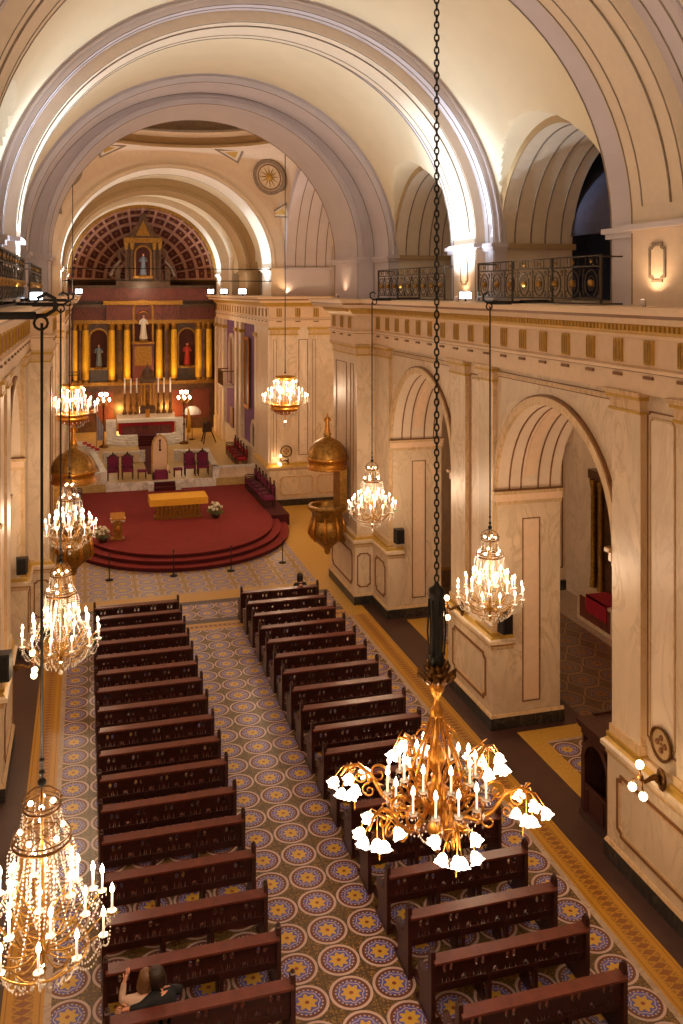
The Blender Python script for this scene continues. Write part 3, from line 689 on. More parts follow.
for j in range(0, 7):
    ph = .05 + .2 * j; w = .022
    A = [inset(sph(PI * i / 60, ph - w), .10) for i in range(61)]; B = [inset(sph(PI * i / 60, ph + w), .10) for i in range(61)]
    A2 = [sph(PI * i / 60, ph - w) for i in range(61)]; B2 = [sph(PI * i / 60, ph + w) for i in range(61)]
    ap.strip(A, B, 1); ap.strip(A, A2, 1); ap.strip(B, B2, 1)
for i in range(16):                                                  # rosettes in the coffers
    for j in range(5):
        p = inset(sph(PI * (i + .5) / 16, .15 + .2 * j), .05); ap.ball(p, .13 - .015 * j, 6, 2)
arcband(ap, lambda a, b, h: (a, AY + b, h), 0, 5.1, 5.3, AZ, -.05, .2, 3, n=48)
P = [(AR * math.cos(PI * i / 40), AY + 4.2 * math.sin(PI * i / 40)) for i in range(41)]
ap.strip([(a, b, .8) for a, b in P], [(a, b, AZ) for a, b in P], 4)
for z, m in ((10.6, 2), (11.7, 2)): ap.strip([(a * .97, AY + (b - AY) * .97, z) for a, b in P], [(a * .97, AY + (b - AY) * .97, z + .15) for a, b in P], m)
S(ap, 'wall_apse', ['apse_red', 'apse_rib', 'oldgold', 'oldgold', 'ret_dark'])

# platforms
pl = MB()
pl.box(-5.2, 5.2, 48.62, 70, 0, .9, 1); pl.box(-3.0, 2.75, 48.5, 48.62, 0, .94, 2)
pl.box(4.3, 5.2, 41.4, 48.7, 0, .5, 0) ; pl.box(-5.2, -4.3, 41.4, 48.7, 0, .5, 0)
S(pl, 'floor_chancel', ['carpet_d', 'chfloor', 'marble_w'])
cp = MB()
def arcstep(k, z0, z1):
    cyk = 41.9; rx = 5.0 - .36 * k; ry = 6.3 - .36 * k
    pts = [(-rx if True else 0, 48.6)] + [(-rx * math.cos(PI * i / 48), cyk - ry * math.sin(PI * i / 48) ** .9) for i in range(49)] + [(rx, 48.6)]
    cp.ext(pts, z0, z1 - .03, lambda a, b, h: (a, b, h), 1); 
    pts2 = [(a * 1.008, b - .03) for a, b in pts]; cp.ext(pts2, z1 - .03, z1, lambda a, b, h: (a, b, h), 0)
arcstep(0, 0, .17); arcstep(1, .17, .34); arcstep(2, .34, .5)
S(cp, 'floor_carpet_dais', ['carpet', 'carpet_d'])

# ------------------------------------------------------------------ PEWS
def holed_panel(mb, L_, z0, z1, holes, y, t, m):
    """board along x with oval holes; holes: sorted (x, z, rx, rz), one or more per column"""
    cols = {}
    for h in holes: cols.setdefault(round(h[0], 4), []).append(h)
    x = 0; K = 8
    for hx in sorted(cols):
        w = .045; mb.box(x, hx - w, y, y + t, z0, z1, m); hs = sorted(cols[hx], key=lambda h: h[1])
        zb = [z0] + [(a[1] + b[1]) / 2 for a, b in zip(hs, hs[1:])] + [z1]
        for h, (a, b) in zip(hs, zip(zb, zb[1:])):
            O = []; I = []
            for k in range(K):
                tt = 2 * PI * (k + .5) / K; c, s_ = math.cos(tt), math.sin(tt); q = max(abs(c), abs(s_))
                O.append((hx + w * c / q, (a + b) / 2 + (b - a) / 2 * s_ / q)); I.append((hx + h[2] * c, h[1] + h[3] * s_))
            for yy in (y, y + t): mb.strip([(p, yy, q) for p, q in O], [(p, yy, q) for p, q in I], m, True)
            mb.strip([(p, y, q) for p, q in I], [(p, y + t, q) for p, q in I], m, True)
        x = hx + w
    mb.box(x, L_, y, y + t, z0, z1, m)
def make_pew(L_=2.6):
    th = thing('pew', 'x', 'pew')
    m = MB(); holes = []
    for k in range(5):
        c = L_ * (k + .5) / 5
        if k in (0, 1, 2, 3, 4):
            holes += [(c - .055, .81, .032, .055), (c + .055, .81, .032, .055)]
        if k < 4: holes.append((c + L_ / 10, .65, .034, .03)); holes.append((c + L_ / 10, .92, .03, .016)) if False else None
    holed_panel(m, L_, .60, .97, holes, 0, .03, 0); m.build('back_panel', 'wood', th)
    m = MB(); m.ext([(-.13, .965), (.06, .985), (.06, 1.02), (-.13, 1.0)], 0, L_, lambda a, b, h: (h, a, b)); m.build('top_rail', 'wood_top', th)
    m = MB(); m.box(0, L_, -.02, .05, .555, .60); m.box(.0, L_, .02, .05, .46, .555) ; m.build('lower_rail', 'wood', th)
    m = MB(); m.box(.03, L_ - .03, .05, .48, .43, .46); m.box(.03, L_ - .03, .43, .46, .36, .43); m.build('seat', 'wood_top', th)
    for x in (0, L_):
        m = MB(); w = .035
        prof = [(-.06, 0), (.50, 0), (.50, .06), (.44, .1), (.43, .40), (.52, .44), (.52, .62), (.46, .64), (.30, .60), (.16, .62), (.09, .75), (.07, 1.04), (.05, 1.12), (.0, 1.16), (-.05, 1.12), (-.06, 1.04)]
        m.ext(prof, x - w, x + w, lambda a, b, h: (h, a, b)); m.box(x - .045, x + .045, -.08, .6, 0, .05)
        m.ball((x, 0, 1.15), .035, 8); m.build('end_panel', 'wood', th)
    for x in (L_ * .36, L_ * .66):
        m = MB(); m.box(x - .03, x + .03, -.03, .06, 0, .6); m.box(x - .03, x + .03, .06, .44, .36, .43); m.ext([(.05, 0), (.5, 0), (.42, .4), (.30, .4), (.2, .1), (.06, .1)], x - .025, x + .025, lambda a, b, h: (h, a, b)); m.build('leg', 'wood', th)
    m = MB(); m.box(.05, L_ - .05, -.34, -.18, .14, .18)
    m.box(.05, .11, -.34, -.05, .08, .14); m.box(L_ - .11, L_ - .05, -.34, -.05, .08, .14); m.build('kneeler', 'wood', th)
    return th
pew0 = make_pew()
LY = [12.73, 13.73, 14.78, 15.87, 16.97, 18.0, 19.12, 20.15, 21.22, 22.29, 23.36, 24.42, 25.48, 26.48, 27.5, 28.5, 29.45]
RY = [11.57, 12.6, 13.6, 14.65, 15.72, 16.78, 17.85, 18.9, 19.97, 21.03, 22.1, 23.17, 24.23, 25.3, 26.4, 27.5, 28.6, 29.66]
ORD = ['front', 'second', 'third', 'fourth', 'fifth', 'sixth', 'seventh', 'eighth', 'ninth', 'tenth', 'eleventh', 'twelfth', 'thirteenth', 'fourteenth', 'fifteenth', 'sixteenth', 'seventeenth', 'eighteenth']
for i, y in enumerate(sorted(LY, reverse=True)):
    lab = 'dark wooden pew in the block by the left wall, %s from the altar' % ORD[i]
    if i == 16: lab = 'dark wooden pew seating the embracing couple in the left block'
    if i == 0:
        pew0.location = (-3.76, y, 0); pew0['label'] = lab; pew0['group'] = 'pews of the left block'
    else: dup(pew0, (-3.76, y, 0), 0, lab, 'pews of the left block')
for i, y in enumerate(sorted(RY, reverse=True)):
    lab = 'dark wooden pew in the block by the right wall, %s from the altar' % ORD[i]
    if i == 0: lab = 'front dark wooden pew of the right block, with one person seated'
    dup(pew0, (.95, y, 0), 0, lab, 'pews of the right block')

# ------------------------------------------------------------------ PEOPLE
def skinned(name, nodes, edges, mat, parent, sub=2):
    """nodes {key: (x, y, z, rx, ry)}"""
    me = bpy.data.meshes.new(name); ks = list(nodes); me.from_pydata([nodes[k][:3] for k in ks], [(ks.index(a), ks.index(b)) for a, b in edges], [])
    o = bpy.data.objects.new(name, me); COL.objects.link(o)
    sk = o.modifiers.new('skin', 'SKIN'); sk.use_smooth_shade = True
    if not me.skin_vertices: me.skin_vertices.new()
    for k, d in zip(ks, me.skin_vertices[0].data):
        n = nodes[k]; d.radius = (n[3], n[4] if len(n) > 4 else n[3]); d.use_root = (k == ks[0])
    o.modifiers.new('sub', 'SUBSURF').levels = sub
    dg = bpy.context.evaluated_depsgraph_get(); dg.update(); ev = o.evaluated_get(dg); m2 = bpy.data.meshes.new_from_object(ev)
    o.modifiers.clear(); o.data = m2; m2.materials.clear(); m2.materials.append(MT[mat])
    for p in m2.polygons: p.use_smooth = True
    o.parent = parent; return o
def head(mb, c, tiltx=0, tilty=0, r=.1):
    R = Matrix.Rotation(tilty, 3, 'Y') @ Matrix.Rotation(tiltx, 3, 'X'); c = Vector(c)
    old = mb.tf; mb.tf = lambda x, y, z: tuple(c + R @ Vector((x, y, z)))
    prof = [(.001, -.122), (.035, -.117), (.062, -.095), (.073, -.055), (.08, -.01), (.085, .035), (.078, .078), (.053, .108), (.02, .119), (.001, .121)]
    mb.lathe(prof, 14); mb.ball((0, .08, -.035), .018, 6); mb.ball((.078, 0, -.01), .02, 6); mb.ball((-.078, 0, -.01), .02, 6)
    mb.ball((.03, .068, .005), .012, 6, 1); mb.ball((-.03, .068, .005), .012, 6, 1); mb.box(-.022, .022, .062, .07, -.078, -.07, 2)
    mb.tf = old
    return R
def person(label, base, yaw, headtilt, jacket, hair, arms, lean=0, long_hair=True):
    """seated: base is the seat point under the hips, facing +Y in local space"""
    th = thing('person', label, 'person', base, yaw)
    lx = lean
    # body (skin) : hips, torso, neck, arms, legs, feet
    N = {'hip': (0, .02, .10, .13, .11), 'waist': (lx * .3, .02, .28, .12, .09), 'chest': (lx * .7, .05, .46, .15, .10), 'neck0': (lx, .07, .58, .06, .06), 'neck': (lx * 1.1, .09, .66, .05, .05)}
    E_ = [('hip', 'waist'), ('waist', 'chest'), ('chest', 'neck0'), ('neck0', 'neck')]
    for s, a in ((-1, arms[0]), (1, arms[1])):
        k = 'L' if s < 0 else 'R'
        N['sh' + k] = (lx * .9 + s * .17, .05, .52, .055); N['el' + k] = (*a[0], .043); N['wr' + k] = (*a[1], .028); N['pa' + k] = (*a[2], .034, .02)
        E_ += [('chest', 'sh' + k), ('sh' + k, 'el' + k), ('el' + k, 'wr' + k), ('wr' + k, 'pa' + k)]
        N['th' + k] = (s * .10, .08, .09, .085); N['kn' + k] = (s * .12, .46, .10, .058); N['an' + k] = (s * .12, .44, -.34, .038); N['ft' + k] = (s * .13, .60, -.40, .035, .025)
        E_ += [('hip', 'th' + k), ('th' + k, 'kn' + k), ('kn' + k, 'an' + k), ('an' + k, 'ft' + k)]
    body = skinned('body', N, E_, 'skin', th)
    # hands: five fingers each
    hm = MB()
    for s, a in ((-1, arms[0]), (1, arms[1])):
        w, p = Vector(a[1]), Vector(a[2]); d = (p - w).normalized(); e = d.orthogonal().normalized(); g = d.cross(e)
        for q, ln in ((-.03, .055), (-.01, .07), (.01, .072), (.03, .06)):
            b0 = p + e * q; hm.tube([b0, b0 + d * ln * .5 + g * .008, b0 + d * ln + g * .03], [.009, .008, .006], 6)
        hm.tube([w + d * .03 - e * .03, w + d * .06 - e * .055, w + d * .09 - e * .055 + g * .02], [.011, .010, .008], 6)
    hm.build('fingers', 'skin', body, True)
    J = {k: list(N[k]) for k in N if k[:2] in ('sh', 'el', 'wr', 'hi', 'wa', 'ch', 'ne') and k != 'neck'}
    for k in J: J[k][3] += .022; 
    for k in J:
        if len(J[k]) > 4: J[k][4] += .022
    for k in ('wrL', 'wrR'):
        if k in J: J[k][3] = .036
    EE = [e for e in E_ if e[0] in J and e[1] in J]
    skinned('jacket', {k: tuple(v) for k, v in J.items()}, EE, jacket, th)
    T = {k: list(N[k]) for k in ('hip', 'thL', 'thR', 'knL', 'knR', 'anL', 'anR')}
    for k in T: T[k][3] += .018
    skinned('trousers', {k: tuple(v) for k, v in T.items()}, [('hip', 'thL'), ('thL', 'knL'), ('knL', 'anL'), ('hip', 'thR'), ('thR', 'knR'), ('knR', 'anR')], 'jacket', th)
    hc = Vector((lx * 1.2, .11, .775)); hb = MB(); R = head(hb, hc, *headtilt); hb.build('head', ['skin', 'jacket', 'redrobe'], body, True)
    h2 = MB(lambda x, y, z: tuple(hc + R @ Vector((x, y, z))))
    prof = [(.092, -.03), (.104, .02), (.098, .075), (.072, .118), (.03, .138), (.001, .142)]
    h2.lathe(prof, 16, (0, -.012, 0), 0, 9, .02)
    h2.lathe([(.075, -.19 if long_hair else -.08), (.105, -.13 if long_hair else -.05), (.108, -.03), (.104, .03)], 12, (0, -.018, 0), 0, 7, .03, PI * .98, PI * 2.02)
    h2.build('hair', hair, th, True)
    return th
person('person in a cream blouse with brown hair, hand raised, in a left block pew', (-3.30, 12.97, .46), -.15, (.15, .2), 'blouse', 'hair_l',
       (((-.27, .10, .50), (-.24, .16, .72), (-.20, .18, .80)), ((.22, .22, .34), (.10, .36, .30), (.04, .42, .30))), .05)
pj = person('person with dark hair in a black jacket, arm around the neighbour in cream', (-2.93, 12.97, .46), .35, (.25, -.3), 'jacket', 'hair',
       (((-.32, -.0, .52), (-.46, .10, .50), (-.53, .16, .48)), ((.27, .18, .34), (.05, .36, .36), (-.04, .40, .38))), -.08)
pj.scale = (1.15, 1.1, 1.04)
person('person with dark hair seated alone in the front pew of the right block', (3.02, 29.90, .46), 0, (.2, 0), 'jacket', 'hair',
       (((-.26, .12, .30), (-.14, .34, .24), (-.08, .40, .22)), ((.26, .12, .30), (.14, .34, .24), (.08, .40, .22))), 0)

# ------------------------------------------------------------------ CHANDELIERS
CW = (1, .71, .46)
def beads(mb, pts, r=.012, step=.05, m=0):
    pts = [Vector(p) for p in pts]; acc = 0
    for a, b in zip(pts, pts[1:]):
        l = (b - a).length; d = (b - a) / max(l, 1e-6); q = step - acc
        while q < l: mb.octa(a + d * q, r, r * 1.6, m); q += step
        acc = l - (q - step)
def polar(r, a, z): return (r * math.cos(a), r * math.sin(a), z)
def torus(mb, R, z, r, m=0, n=28, k=6): mb.tube([polar(R, 2 * PI * i / n, z) for i in range(n)], r, k, m, True)
def mk(mb, name, mats, parent, smooth=True, loc=None, rz=0):
    o = mb.build(name, mats, parent, smooth)
    if loc: o.location = loc
    o.rotation_euler = (0, 0, rz); return o
def arm_template(r, z, rise, sag, brass='oldgold', rr=.010, candle=.2, z0=-.42):
    """returns meshes for an arm, candle and bulb (arm lies along +x)"""
    m = MB(); pts = []
    for i in range(13):
        t_ = i / 12; x = .05 + (r - .05) * t_; zz = z0 + (z - z0) * t_ - sag * math.sin(PI * min(1, t_ * 1.25)) + (.0 if t_ < .8 else (t_ - .8) * rise)
        pts.append((x, 0, zz))
    pts[-1] = (r, 0, z); m.tube(pts, rr, 6, 0)
    m.lathe([(.004, -.02), (.03, -.01), (.052, .006), (.056, .014), (.03, .008), (.012, .02), (.012, .03)], 10, (r, 0, z), 1, 5, .08)
    for k in range(6): m.octa((r + .05 * math.cos(k * PI / 3), .05 * math.sin(k * PI / 3), z - .035), .008, .022, 1)
    am = m
    c = MB(); c.tube([(r, 0, z + .02), (r, 0, z + .02 + candle)], .013, 8, 0)
    b = MB(); b.lathe([(.001, 0), (.022, .012), (.028, .035), (.02, .07), (.008, .10), (.001, .115)], 8, (r, 0, z + .02 + candle), 0)
    return am, c, b
def place_arms(th, n, r, z, a0=0, **kw):
    am, c, b = arm_template(r, z, **kw)
    A = am.build('arm', ['oldgold', 'crystal'], th, True); A.rotation_euler.z = a0
    Cc = c.build('candle', 'candlewax', A, True); Bb = b.build('bulb', 'bulb', A, True)
    for i in range(1, n):
        A2 = A.copy(); COL.objects.link(A2); A2.rotation_euler.z = a0 + 2 * PI * i / n
        for q in (Cc, Bb):
            q2 = q.copy(); COL.objects.link(q2); q2.parent = A2
def make_crystal():
    th = thing('crystal_chandelier', 'x', 'chandelier')
    m = MB(); m.lathe([(.001, -.72), (.03, -.70), (.05, -.64), (.02, -.58), (.03, -.5), (.075, -.44), (.08, -.36), (.03, -.3), (.02, -.1), (.045, 0), (.05, .08), (.02, .16), (.02, .5), (.035, .55), (.02, .6), (.018, 1.2), (.03, 1.3), (.012, 1.42), (.001, 1.45)], 12); m.build('stem', 'oldgold', th, True)
    m = MB(); torus(m, .2, 1.22, .016); torus(m, .2, 1.27, .008)
    for k in range(4):
        a = k * PI / 2; m.tube([polar(.2, a, 1.24), polar(.19, a, 1.36), polar(.08, a, 1.44), polar(.0, a, 1.45)], .009, 5)
    for k in range(8): m.ball(polar(.205, k * PI / 4, 1.30), .022, 6)
    m.build('crown', 'bronze', th, True)
    m = MB(); torus(m, .31, .84, .02); torus(m, .31, .90, .010)
    for k in range(6): m.tube([polar(.0, k * PI / 3, .86), polar(.3, k * PI / 3, .86)], .008, 4)
    for k in range(8):
        a = k * PI / 4 + .2; torus_pts = [(Vector(polar(.215, a, 1.04)) + Vector((-math.sin(a), math.cos(a), 0)) * .03 * math.cos(t_ * PI / 4) + Vector((0, 0, .04)) * math.sin(t_ * PI / 4)) for t_ in range(8)]
        m.tube(torus_pts, .008, 4, 0, True)
    m.build('upper_ring', 'bronze', th, True)
    for c in [polar(.12, k * PI / 2, 1.27) for k in range(4)] + [polar(.24, k * PI * .4 + .4, .93) for k in range(5)] + [(0, 0, -.6)]:
        m = MB(); m.ball(c, .03, 8); m.build('inner_bulb', 'bulb', th, True)
    m = MB()
    for k in range(16):
        a = 2 * PI * k / 16
        beads(m, [polar(.2, a, 1.2), polar(.23, a, 1.0), polar(.31, a, .86)], .010, .04)
        beads(m, [polar(.31, a, .84), polar(.36, a, .72), polar(.37, a, .45)], .011, .045)
        m.octa(polar(.37, a, .42), .014, .04)
    m.build('upper_strands', 'crystal', th, kind='stuff')
    m = MB()
    for k in range(20):
        a = 2 * PI * k / 20
        beads(m, [polar(.29 + (.34 * (t_ / 10) ** 1.8), a, .82 - .98 * (t_ / 10) ** .85) for t_ in range(11)], .011, .042)
    for k in range(10):
        a = 2 * PI * k / 10; beads(m, [polar(.06 + .1 * math.sin(PI * t_ / 8), a, .8 - .12 * t_) for t_ in range(9)], .013, .06)
    m.build('lower_strands', 'crystal', th, kind='stuff')
    m = MB(); torus(m, .5, -.42, .012, 1); torus(m, .28, -.58, .012, 1)
    for k in range(36): a = 2 * PI * k / 36; m.octa(polar(.5, a, -.47), .013, .04); 
    for k in range(20): a = 2 * PI * k / 20; m.octa(polar(.28, a, -.64), .013, .045)
    for k in range(12):
        a = 2 * PI * k / 12; beads(m, [polar(.74 - .24 * t_ / 8, a, -.18 - .30 * math.sin(PI * .5 * t_ / 8)) for t_ in range(9)], .012, .04)
        beads(m, [polar(.5 - .22 * t_ / 6, a, -.42 - .2 * math.sin(PI * t_ / 9)) for t_ in range(7)], .012, .04)
        a2 = a + PI / 12; beads(m, [polar(.74, a + PI / 6 * t_ / 8, -.22 - .12 * math.sin(PI * t_ / 8)) for t_ in range(9)], .011, .04)
    m.ball((0, 0, -.80), .05, 8); m.build('crystal_basket', ['crystal', 'oldgold'], th)
    place_arms(th, 12, .76, -.12, 0, rise=.1, sag=.14, z0=-.42)
    place_arms(th, 8, .56, .10, .2, rise=.1, sag=.12, z0=-.3)
    place_arms(th, 6, .36, .26, .5, rise=.1, sag=.06, z0=0.0, candle=.16)
    return th
def rope(th, z0, z1, name='suspension_cord', r=.018):
    m = MB(); m.tube([(0, 0, z0), (0, 0, z1)], r, 6); m.ball((0, 0, z0 + .05), .05, 8); m.ball((0, 0, z0 + .16), .035, 8); m.ball((0, 0, z0 + .30), .03, 8); return m.build(name, 'iron', th, True)
ch0 = make_crystal(); ZC = 4.4; ch0.scale = (.95, .95, .93)
rope(ch0, 1.45, (10.66 - ZC) / .93)
CH = [(-4.49, 10.05, 'nearest crystal chandelier by the left wall, its candles close to the pews'), (-4.50, 18.15, 'second crystal chandelier along the left wall, overlapping the aisle tiles'),
      (-4.47, 26.3, 'crystal chandelier by the left wall in front of the gilt pulpit canopy'), (4.52, 18.15, 'crystal chandelier hanging before the tall open arch in the right wall'),
      (4.42, 26.3, 'smaller looking crystal chandelier hanging beside the gilt pulpit on the right')]
for i, (x, y, lab) in enumerate(CH):
    if i == 0: ch0.location = (x, y, ZC); ch0['label'] = lab; ch0['group'] = 'crystal chandeliers along the nave'
    else: dup(ch0, (x, y, ZC), .3 * i, lab, 'crystal chandeliers along the nave')
    for q in range(3): L('chandelier_light', 'POINT', (x + .72 * math.cos(q * 2.1), y + .72 * math.sin(q * 2.1), ZC + .42), 95, CW, .12)
def make_basket():
    th = thing('basket_chandelier', 'x', 'chandelier')
    m = MB(); m.lathe([(.001, -.95), (.04, -.9), (.02, -.8), (.03, -.3), (.02, 0), (.04, .5), (.02, 1.0), (.03, 1.2), (.001, 1.3)], 10); m.build('stem', 'gold', th, True)
    m = MB(); m.lathe([(.34, 1.0), (.38, 1.02), (.40, 1.1), (.44, 1.18), (.40, 1.14), (.36, 1.05), (.34, 1.0)], 24, (0, 0, 0), 0, 12, .06); m.build('crown', 'gold', th, True)
    m = MB(); m.lathe([(.60, -.30), (.66, -.28), (.66, -.22), (.63, -.2), (.63, -.1), (.67, -.08), (.67, -.03), (.60, -.03), (.58, -.3)], 32); m.lathe([(.60, -.3), (.45, -.45), (.2, -.55), (.02, -.58)], 24); m.build('band', 'gold', th, True)
    m = MB()
    for k in range(24):
        a = 2 * PI * k / 24; beads(m, [polar(.38 + .24 * (t_ / 8), a, 1.0 - 1.02 * t_ / 8) for t_ in range(9)], .014, .06); m.octa(polar(.66, a, -.38), .02, .05); m.octa(polar(.45, a, -.55), .018, .05)
        beads(m, [polar(.36, a, 1.0), polar(.34, a, .35)], .014, .055)
    for k in range(12): a = 2 * PI * k / 12; beads(m, [polar(.66, a, -.3), polar(.4, a, -.6), polar(.05, a, -.75)], .014, .06)
    m.ball((0, 0, -1.0), .08, 8); m.build('crystal_strands', 'crystal', th, kind='stuff')
    for c in [(0, 0, -.86)] + [polar(.3, k * PI / 4, .55) for k in range(8)]:
        m = MB(); m.ball(c, .045, 8); m.build('inner_bulb', 'bulb', th, True)
    place_arms(th, 14, 1.0, .02, 0, rise=.1, sag=.14, z0=-.2, candle=.26)
    place_arms(th, 10, .76, .26, .2, rise=.1, sag=.1, z0=-.1, candle=.26)
    place_arms(th, 8, .5, .62, .5, rise=.1, sag=.06, z0=0.3, candle=.26)
    return th
bk0 = make_basket(); rope(bk0, 1.3, 11.2)
bk0.location = (-4.55, 39.5, 5.9); bk0['label'] = 'gold banded candle chandelier left of the dais, high above the crossing'; bk0['group'] = 'gold banded chandeliers of the crossing'
dup(bk0, (4.58, 39.5, 6.0), .2, 'gold banded candle chandelier right of the dais, before the far pier', 'gold banded chandeliers of the crossing')
for s in (-1, 1):
    for q in range(3): L('crossing_light', 'POINT', (s * 4.56 + math.cos(q * 2.1 + .5), 39.5 + math.sin(q * 2.1 + .5), 6.5), 200, CW, .12)

# the great gilt chandelier
BX, BY, BZ = .04, 10.15, 4.98; TH = math.radians(15.9)
gc = thing('gilt_chandelier', 'great gilt chandelier with white tulip lights hanging low over the pews on a heavy chain', 'chandelier', (BX, BY, BZ), -TH)
m = MB(); m.lathe([(.001, -.78), (.04, -.74), (.02, -.66), (.07, -.58), (.12, -.48), (.08, -.4), (.05, -.34), (.16, -.22), (.2, -.1), (.16, 0), (.07, .08), (.05, .2), (.09, .3), (.12, .42), (.06, .52), (.035, .62), (.035, .8), (.07, .86), (.09, .94), (.05, 1.0), (.035, 1.1), (.08, 1.18), (.1, 1.26), (.04, 1.32), (.03, 1.5)], 14, (0, 0, 0), 0, 7, .06); m.build('body', 'gold', gc, True)
m = MB()
for k in range(10):
    a = 2 * PI * k / 10
    for q, zz in ((.24, 1.42), (.15, 1.52)):
        m.tube([polar(.04, a + zz, 1.36), polar(q * .6, a + zz, zz - .08), polar(q, a + zz, zz), polar(q * .92, a + zz, zz - .07)], [.02, .045, .03, .004], 5)
m.lathe([(.04, 1.3), (.12, 1.36), (.14, 1.42), (.08, 1.46)], 12); m.build('leaf_crown', 'bronze', gc, True)
m = MB(); m.lathe([(.05, 1.46), (.09, 1.5), (.09, 1.62), (.07, 1.66), (.085, 1.8), (.085, 2.3), (.1, 2.34), (.1, 2.42), (.04, 2.46), (.02, 2.5)], 10)
for k in range(6): m.tube([polar(.09, k, 1.62), polar(.11, k + .1, 1.9), polar(.09, k, 2.3)], .012, 5)
m.build('chain_sleeve', 'iron', gc, True)
m = MB(); z = 2.46; k = 0
while BZ + z < 17.7:
    pts = [(.026 * math.cos(t_ * PI / 5), 0, .048 * math.sin(t_ * PI / 5)) for t_ in range(10)]
    pts = [(p[0], 0, z + .085 + p[2]) if k % 2 == 0 else (0, p[0], z + .085 + p[2]) for p in pts]
    m.tube(pts, .011, 5, 0, True); z += .076; k += 1
m.build('chain', 'iron', gc, True)
def scroll(mb, c0, r, turns, a0, plane_a, rr=.014, m=0, cw=1):
    """spiral in the vertical plane at azimuth plane_a; c0 = (radius, z)"""
    pts = []; n = int(22 * turns)
    for i in range(n + 1):
        t_ = i / n; q = r * (1 - .8 * t_); a = a0 + cw * turns * 2 * PI * t_
        pts.append(polar(c0[0] + q * math.cos(a), plane_a, c0[1] + q * math.sin(a)))
    mb.tube(pts, [rr * (1 - .4 * i / n) for i in range(n + 1)], 6, m)
CL = [-15, -84, -135, 165, 105, 45]
tulA = MB(); tulA.lathe([(.014, .05), (.03, .035), (.05, 0), (.056, -.035), (.075, -.062)], 20, (0, 0, 0), 0, 5, .24); tulA.ball((0, 0, -.01), .04, 8, 0)
tulip_me = None
for ci, d in enumerate(CL):
    a = math.radians(d)
    m = MB()
    m.tube([polar(.12, 0, -.12), polar(.3, 0, -.28), polar(.5, 0, -.3), polar(.68, 0, -.16), polar(.82, 0, .06), polar(.98, 0, .16), polar(1.12, 0, .12), polar(1.2, 0, 0)], [.03, .03, .028, .026, .024, .022, .018, .012], 7)
    scroll(m, (.42, -.12), .15, 1.4, -PI / 2, 0, .02); scroll(m, (.72, .08), .13, 1.3, PI, 0, .017, cw=-1); scroll(m, (.62, -.3), .10, 1.2, PI / 2, 0, .015); scroll(m, (.96, .02), .1, 1.2, PI / 2, 0, .013); scroll(m, (.84, -.14), .09, 1.3, PI / 2, 0, .013, cw=-1); scroll(m, (.3, .12), .12, 1.3, -PI / 2, 0, .016)
    for q in range(7): # leaves along the arm
        x = .3 + q * .12; m.tube([polar(x, 0, -.2 + .05 * q), polar(x + .05, .12, -.16 + .05 * q), polar(x + .09, .05, -.1 + .05 * q)], [.012, .022, .003], 4)
    arm = m.build('scroll_arm', 'gold', gc, True); arm.rotation_euler.z = a
    TP = [(1.28, .0, -.08), (1.14, .18, -.11), (1.14, -.18, -.11), (.96, .22, -.02), (.96, -.22, -.02), (1.06, .0, -.2)]
    st = MB()
    for (x, y, zz) in TP: st.tube([(1.02, 0, .13), ((x + 1.02) / 2 + .02, y * .6, .12), (x, y, zz + .05)], .007, 5)
    for k in range(8): st.octa((1.02, 0, -.26 - .02 * k), .012, .02)
    st.build('tulip_stems', 'gold', arm, True)
    for (x, y, zz) in TP:
        if tulip_me is None:
            o = tulA.build('tulip_light', 'tulipglass', arm, True); tulip_me = o.data
        else:
            o = bpy.data.objects.new('tulip_light', tulip_me); COL.objects.link(o); o.parent = arm
        o.location = (x, y, zz); o.rotation_euler = (y * 2.2, -(x - 1.02) * 1.6, 0)
place_arms(gc, 14, .60, -.02, .1, rise=.1, sag=.16, z0=-.15, rr=.014, candle=.2)
place_arms(gc, 8, .42, .16, .3, rise=.1, sag=.1, z0=-.05, rr=.013, candle=.2)
m = MB()
for k in range(12):
    a = 2 * PI * k / 12
    scroll(m, (.30, .02), .11, 1.3, PI / 2, a, .013); scroll(m, (.5, -.18), .09, 1.2, -PI / 2, a, .012)
    m.tube([polar(.05, a, .95), polar(.16, a, .6), polar(.24, a, .42), polar(.3, a, .25), polar(.28, a, .1)], [.012, .018, .016, .014, .01], 5)
for k in range(8): scroll(m, (.16, .66), .08, 1.2, 0, 2 * PI * k / 8, .012)
m.build('scroll_cage', 'gold', gc, True)
m = MB()
for k in range(12): a = 2 * PI * k / 12; beads(m, [polar(.62 - .5 * t_ / 8, a, -.1 - .4 * math.sin(PI * t_ / 12)) for t_ in range(9)], .012, .06); m.octa(polar(.6, a, -.16), .016, .05)
m.build('crystal_drops', 'crystal', gc, kind='stuff')
for d in CL: L('great_chandelier_light', 'POINT', (BX + 1.3 * math.cos(math.radians(d) - TH), BY + 1.3 * math.sin(math.radians(d) - TH), BZ - .2), 62, CW, .12)

